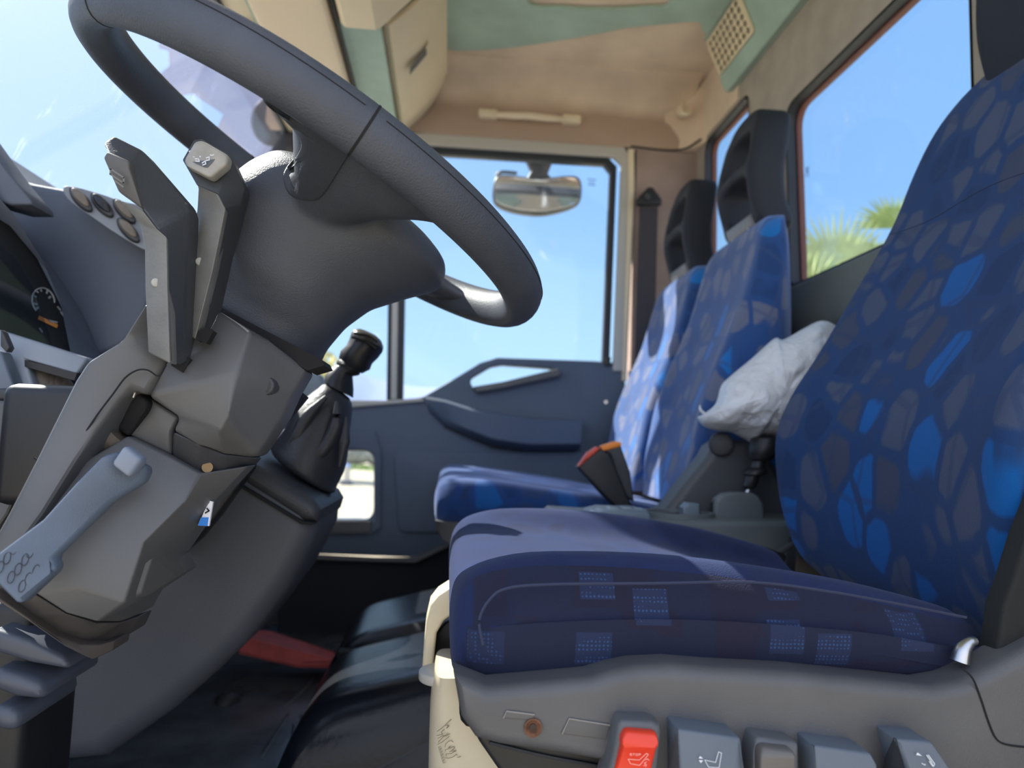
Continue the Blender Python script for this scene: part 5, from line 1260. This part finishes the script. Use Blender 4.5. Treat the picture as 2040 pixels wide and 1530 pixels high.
# ---- passenger seats
def pass_seat(y0, label):
    hw = .205; yc = y0+hw
    t = thing('passenger_seat', label, 'seat', (.25, yc, FZ), 'passenger seats')
    fpx_ = [(1372, 1010), (1376, 960), (1382, 915), (1392, 860), (1404, 800), (1422, 745), (1444, 690), (1468, 635), (1490, 580), (1506, 530), (1520, 480), (1530, 445), (1545, 420), (1560, 408)]
    hws = [.185, .195, .203, .205, .205, .205, .205, .203, .202, .198, .192, .182, .165, .12]
    rcs = [0, .005, .012, .02, .025, .025, .022, .02, .015, .012, .008, .004, 0, 0]
    bp_ = []
    for (a, b), w_, r_ in zip(fpx_, hws, rcs):
        q = P(a, b, 1.37); xb_ = P(1594, max(b, 430), 1.37).x
        bp_.append((q.z, q.x, min(max(xb_, q.x+.05), .70), w_, r_))
    loft('backrest', backrest_rings(yc, interp(bp_)), seat_fabric_pass, t, smooth=70)
    rows = [(-.022, -.120, -.105, -.103, .82), (-.018, -.145, -.090, -.086, .92), (-.005, -.150, -.080, -.074, .97), (.02, -.152, -.076, -.069, 1), (.10, -.15, -.078, -.072, 1), (.22, -.15, -.09, -.085, 1), (.34, -.15, -.105, -.10, 1), (.46, -.15, -.12, -.118, 1), (.50, -.14, -.125, -.124, .95)]
    cushion(yc, hw, interp(rows, 3), pass_cushion_fabric, 'cushion', t)
    loft('seat_pan', [[Vector((x, yc+s*hw*k, z)) for s, k in ((-1, 1), (1, 1))]+[Vector((x, yc+s*hw*.9, z2)) for s in (1, -1)] for x, z, z2, k in ((-.018, -.146, -.160, 1), (.0, -.148, -.185, 1), (.06, -.150, -.21, 1), (.50, -.150, -.22, 1))], plastic, t, smooth=30)
    box('seat_box', (.10, yc-hw*.8, FZ+.002), (.55, yc+hw*.8, -.20), plastic_black, t, .01)
    # headrest: hollow oval frame with two openings, swept back at the top
    def shift(z): 
        u_ = (z-.42)/.22; return .602+.045*u_+.018*math.sin(u_*5.2-.4)
    hz0, hz1 = P(1500, 456, 1.5).z, P(1535, 212, 1.5).z; hx0 = P(1452, 430, 1.5).x; hx1 = P(1497, 300, 1.46).x
    def shift(z):
        k_ = (z-hz0)/(hz1-hz0); return hx1+.016*(1-k_)+.013*math.cos(k_*5.6+1.0)+.012*max(0, k_-.8)*5
    hmap = lambda z: hz0+(z-.42)/.235*(hz1-hz0)
    oy = [(-.085, .42), (-.098, .47), (-.105, .53), (-.100, .59), (-.08, .635), (-.04, .655), (.04, .655), (.08, .635), (.100, .59), (.105, .53), (.098, .47), (.085, .42)]
    h1 = [(-.060, .455), (-.066, .485), (-.062, .515), (0, .525), (.062, .515), (.066, .485), (.060, .455), (0, .448)]
    h2_ = [(-.066, .548), (-.064, .58), (-.045, .608), (0, .616), (.045, .608), (.064, .58), (.066, .548), (0, .553)]
    outer = cat([(a, hmap(b), 0) for a, b in oy], 4); inner1 = cat([(a, hmap(b), 0) for a, b in h1], 3); inner2 = cat([(a, hmap(b), 0) for a, b in h2_], 3)
    slab('headrest', [outer, inner1, inner2], .070, lambda a, b, c: Vector((shift(b)+c*(1.15), yc+a, b)), mat('headrest_foam', (.014, .018, .030), .7, bump=.4, bscale=500), t, .016, 5)
    slab('headrest_base', [[(-.075, hmap(.420)), (.075, hmap(.420)), (.068, hmap(.446)), (-.068, hmap(.446))]], .05, lambda a, b, c: Vector((shift(b)-.006+c, yc+a, b)), mat('headrest_lip', (.16, .16, .17), .4), t, .008)
    for s in (-1, 1): cyl('headrest_post', (hx0+.05, yc+s*.045, hz0-.06), (hx0+.055, yc+s*.045, hz0+.02), .006, metal, t, 12)
    return t
ms = pass_seat(1.355, 'blue patterned middle seat nearer the white plastic bag')
fs = dup(ms, (0, .435, 0), 'blue patterned outer seat beside the passenger door')

# ---- red top belt buckles
def buckle(px_top, d):
    pass
bk = thing('seat_belt_buckle', 'dark belt buckle with red and orange button standing beside the outer seat', 'buckle', P(1240, 1010, 1.34))
side_slab('buckle_body', [(1150, 930), (1196, 893), (1216, 905), (1256, 1000), (1262, 1020), (1228, 1012), (1200, 985)], 1.33, .03, plastic_black, bk, .005)
side_slab('buckle_button', [(1151, 931), (1158, 927), (1196, 895), (1190, 890), (1172, 902)], 1.328, .028, redbutton, bk, .003)
side_slab('buckle_body', [(1196, 893), (1236, 885), (1256, 940), (1264, 1000), (1240, 985), (1216, 905)], 1.348, .03, plastic_dark, bk, .004)
side_slab('buckle_button', [(1197, 889), (1226, 879), (1238, 882), (1238, 889), (1200, 900)], 1.346, .026, orange_mat, bk, .003)
tube('buckle_stem', [P(1240, 1000, 1.345), P(1262, 1020, 1.345), P(1275, 1045, 1.345)], .008, plastic_black, bk, seg=10)

bk2 = thing('seat_belt_buckle', 'small belt buckle with red button half hidden between driver cushion and centre console', 'buckle', P(1540, 1115, 1.02))
obox('buckle_body', P(1534, 1108, 1.03), Vector((1, 0, -.35)), Vector((0, 1, 0)), (.035, .03, .02), plastic_black, bk2, .004)
obox('buckle_button', P(1505, 1095, 1.02), Vector((1, 0, .35)), Vector((0, 1, 0)), (.014, .028, .008), redbutton, bk2, .002)
tube('buckle_stem', [P(1545, 1105, 1.03), P(1590, 1078, 1.03), P(1632, 1046, 1.03)], [.005, .004, .004], plastic_dark, bk2, seg=10)
side_slab('bracket_plate', [(1588, 1075), (1634, 1044), (1650, 1046), (1700, 1150), (1640, 1200), (1580, 1150)], 1.035, .03, plastic_black, bk2, .005)

# ---- centre console between driver and middle seat
cc = thing('centre_console', 'grey centre console with switches and cup ring between the seats', 'console', (.4, 1.2, -.3))
ctop = -.124
ca_, cb_ = P(1128, 1032, 1.12), P(1645, 1041, 1.12)
side_slab('console_body', [(1118, 1040), (1128, 1031), (1200, 1036), (1645, 1042), (1760, 1046), (1760, 1250), (1150, 1250), (1122, 1100)], 1.11, .22, console_mat, cc, .008)
zt = P(1400, 1040, 1.12).z
pmod = side_slab('switch_module', [(1180, 1034), (1186, 1022), (1210, 1016), (1290, 1018), (1298, 1026), (1298, 1042), (1180, 1040)], 1.125, .10, mat('module_blue', (.16, .21, .26), .45), cc, .006)
for a, b in ((1186, 1021), (1199, 1018), (1220, 1014), (1246, 1013), (1272, 1017)):
    obox('key', P(a, b, 1.16), Vector((1, 0, .0)), Vector((0, 1, 0)), (.018, .03, .008), mat('key_grey', (.22, .27, .32), .4), pmod, .003)
ctr = P(1350, 1040, 1.19); ctr.z = zt+.004
def flat_ring(c, rx, ry, z0, z1, k, m, name, par):
    loft(name, [[Vector((c.x+rx*f*math.cos(a), c.y+ry*f*math.sin(a), z)) for a in [2*math.pi*j/40 for j in range(40)]] for f, z in ((1, z0), (1, z1), (k, z1), (k, z0))], m, par, caps=False, smooth=40)
flat_ring(ctr, .060, .052, zt-.004, zt+.009, .86, console_mat, 'cup_ring', cc)
cyl('cup_hole', (ctr.x, ctr.y, zt-.01), (ctr.x, ctr.y, zt+.003), .048, hole_black, cc, 30)
side_slab('tab_switch', [(1362, 1026), (1362, 1012), (1372, 1002), (1394, 1004), (1396, 1034), (1362, 1034)], 1.20, .03, mat('module_blue', (.16, .21, .26), .45), cc, .004)
# hand brake valve on the console
hbk = thing('parking_brake_lever', 'black parking brake lever standing on a rounded console base', 'lever', (P(1475, 1038, 1.2).x, 1.2, zt))
base_px = [(1425, 1038), (1427, 1003), (1432, 992), (1446, 983), (1465, 981), (1500, 982), (1512, 988), (1522, 1004), (1524, 1040)]
side_slab('lever_base', base_px, 1.17, .018, console_mat, hbk, .005)
side_slab('lever_base', base_px, 1.205, .03, console_mat, hbk, .006)
side_slab('lever_gate', [(1430, 1036), (1432, 1006), (1450, 990), (1500, 989), (1516, 1004), (1518, 1036)], 1.18, .04, hole_black, hbk, .002)
tube('lever_rod', [P(1487, 992, 1.20), P(1489, 982, 1.20), P(1494, 970, 1.20)], .004, metal, hbk, seg=10)
loft('lever_sleeve', [[P(a, b, 1.20)+Vector((r*math.cos(q), r*math.sin(q), 0)) for q in [2*math.pi*j/20 for j in range(20)]] for a, b, r in ((1492, 974, .008), (1494, 968, .012), (1500, 948, .012), (1501, 945, .019), (1506, 940, .020), (1508, 934, .018), (1509, 931, .013), (1513, 918, .012), (1514, 915, .020), (1520, 903, .026), (1524, 890, .028), (1526, 874, .024), (1526, 866, .01))], plastic_black, hbk, smooth=40)
# folded grey armrest behind the console, leaning towards the middle seat
ar = thing('armrest', 'dark grey armrest leaning against the middle seat under the white bag', 'armrest', P(1420, 1010, 1.28))
side_slab('armrest_body', [(1302, 1024), (1330, 1012), (1372, 958), (1412, 908), (1422, 888), (1440, 876), (1490, 878), (1530, 900), (1560, 960), (1575, 1044), (1400, 1044)], 1.26, .075, mat('armrest_plastic', (.075, .080, .090), .5, bump=.3, bscale=500), ar, .014, bres=5)
cyl('armrest_pivot', P(1437, 885, 1.25), P(1437, 885, 1.33), .022, plastic_dark, ar, 24, bevel=.005)

# ---- white plastic bag
def bag():
    base = P(1540, 870, 1.24)
    t = thing('plastic_bag', 'crumpled white plastic bag stuffed between the middle seat and driver backrest', 'bag', base)
    sil = [(1390, 832), (1400, 826), (1425, 805), (1436, 770), (1452, 752), (1500, 712), (1535, 680), (1548, 673), (1562, 676), (1600, 655), (1628, 641), (1648, 640), (1668, 650), (1692, 664), (1720, 690), (1740, 760), (1730, 830), (1700, 890), (1620, 905), (1578, 895), (1570, 882), (1545, 874), (1520, 872), (1500, 882), (1478, 872), (1455, 861), (1425, 858), (1400, 848)]
    out = cat([(a, b, 0) for a, b in sil], 6); n = len(out)
    cx_, cy_ = 1570, 780; rings = []
    rr = random.Random(2)
    K = 22
    for face in (0, 1):
        for k in (range(K+1) if face == 0 else range(K-1, 0, -1)):
            f = math.sin(k/K*math.pi/2) if k else .02
            ring = []
            for a, b, _ in out:
                px, py = cx_+(a-cx_)*f, cy_+(b-cy_)*f
                bulge = math.sqrt(max(0, 1-f*f))
                q = Vector((px*.012, py*.012, face*7))
                w = noise.noise(q)*.5+.35*abs(noise.noise(q*2.1+Vector((5, 1, 0))))+.2*abs(noise.noise(Vector((px*.05+py*.03, py*.02-px*.01, 3))))
                fan_ = .25*math.sin((px-1390)*.02+(py-832)*.075+3*noise.noise(q*.7))*max(0, 1-((px-1390)/260))
                d = 1.235+(-1 if face == 0 else 1)*(.085*bulge+.026*(w+fan_*.5)*min(1, (1-f)*6+.15))
                ring.append(P(px, py, d))
            rings.append(ring)
    m = bpy.data.materials.new('white_film'); m.use_nodes = True; tt_ = m.node_tree; b = tt_.nodes['Principled BSDF']
    b.inputs['Base Color'].default_value = (.80, .82, .86, 1); b.inputs['Roughness'].default_value = .35
    co = N(tt_, 'ShaderNodeTexCoord'); nz = N(tt_, 'ShaderNodeTexNoise'); nz.inputs['Scale'].default_value = 26; nz.inputs['Detail'].default_value = 5; nz.inputs['Distortion'].default_value = 1.6
    tt_.links.new(co.outputs['Object'], nz.inputs[0]); bp2 = N(tt_, 'ShaderNodeBump'); bp2.inputs['Strength'].default_value = .9; bp2.inputs['Distance'].default_value = .008
    tt_.links.new(nz.outputs[0], bp2.inputs['Height']); tt_.links.new(bp2.outputs[0], b.inputs['Normal'])
    loft('bag_body', rings, m, t, smooth=80)
    tube('bag_handle', [P(1405, 826, 1.22), P(1396, 818, 1.21), P(1394, 808, 1.22)], [.003, .003, .001], m, t, seg=6)
    stroke('bag_print', [[(0, 0), (8, -3), (4, 5), (12, 2)], [(14, -2), (20, -3), (16, 4)], [(20, 3), (30, -4)]], 2.2, lambda a, b, c: P(1482+a, 838+b, 1.118), mat('faint_print', (.45, .45, .5), .6), t)
bag()
#@@END
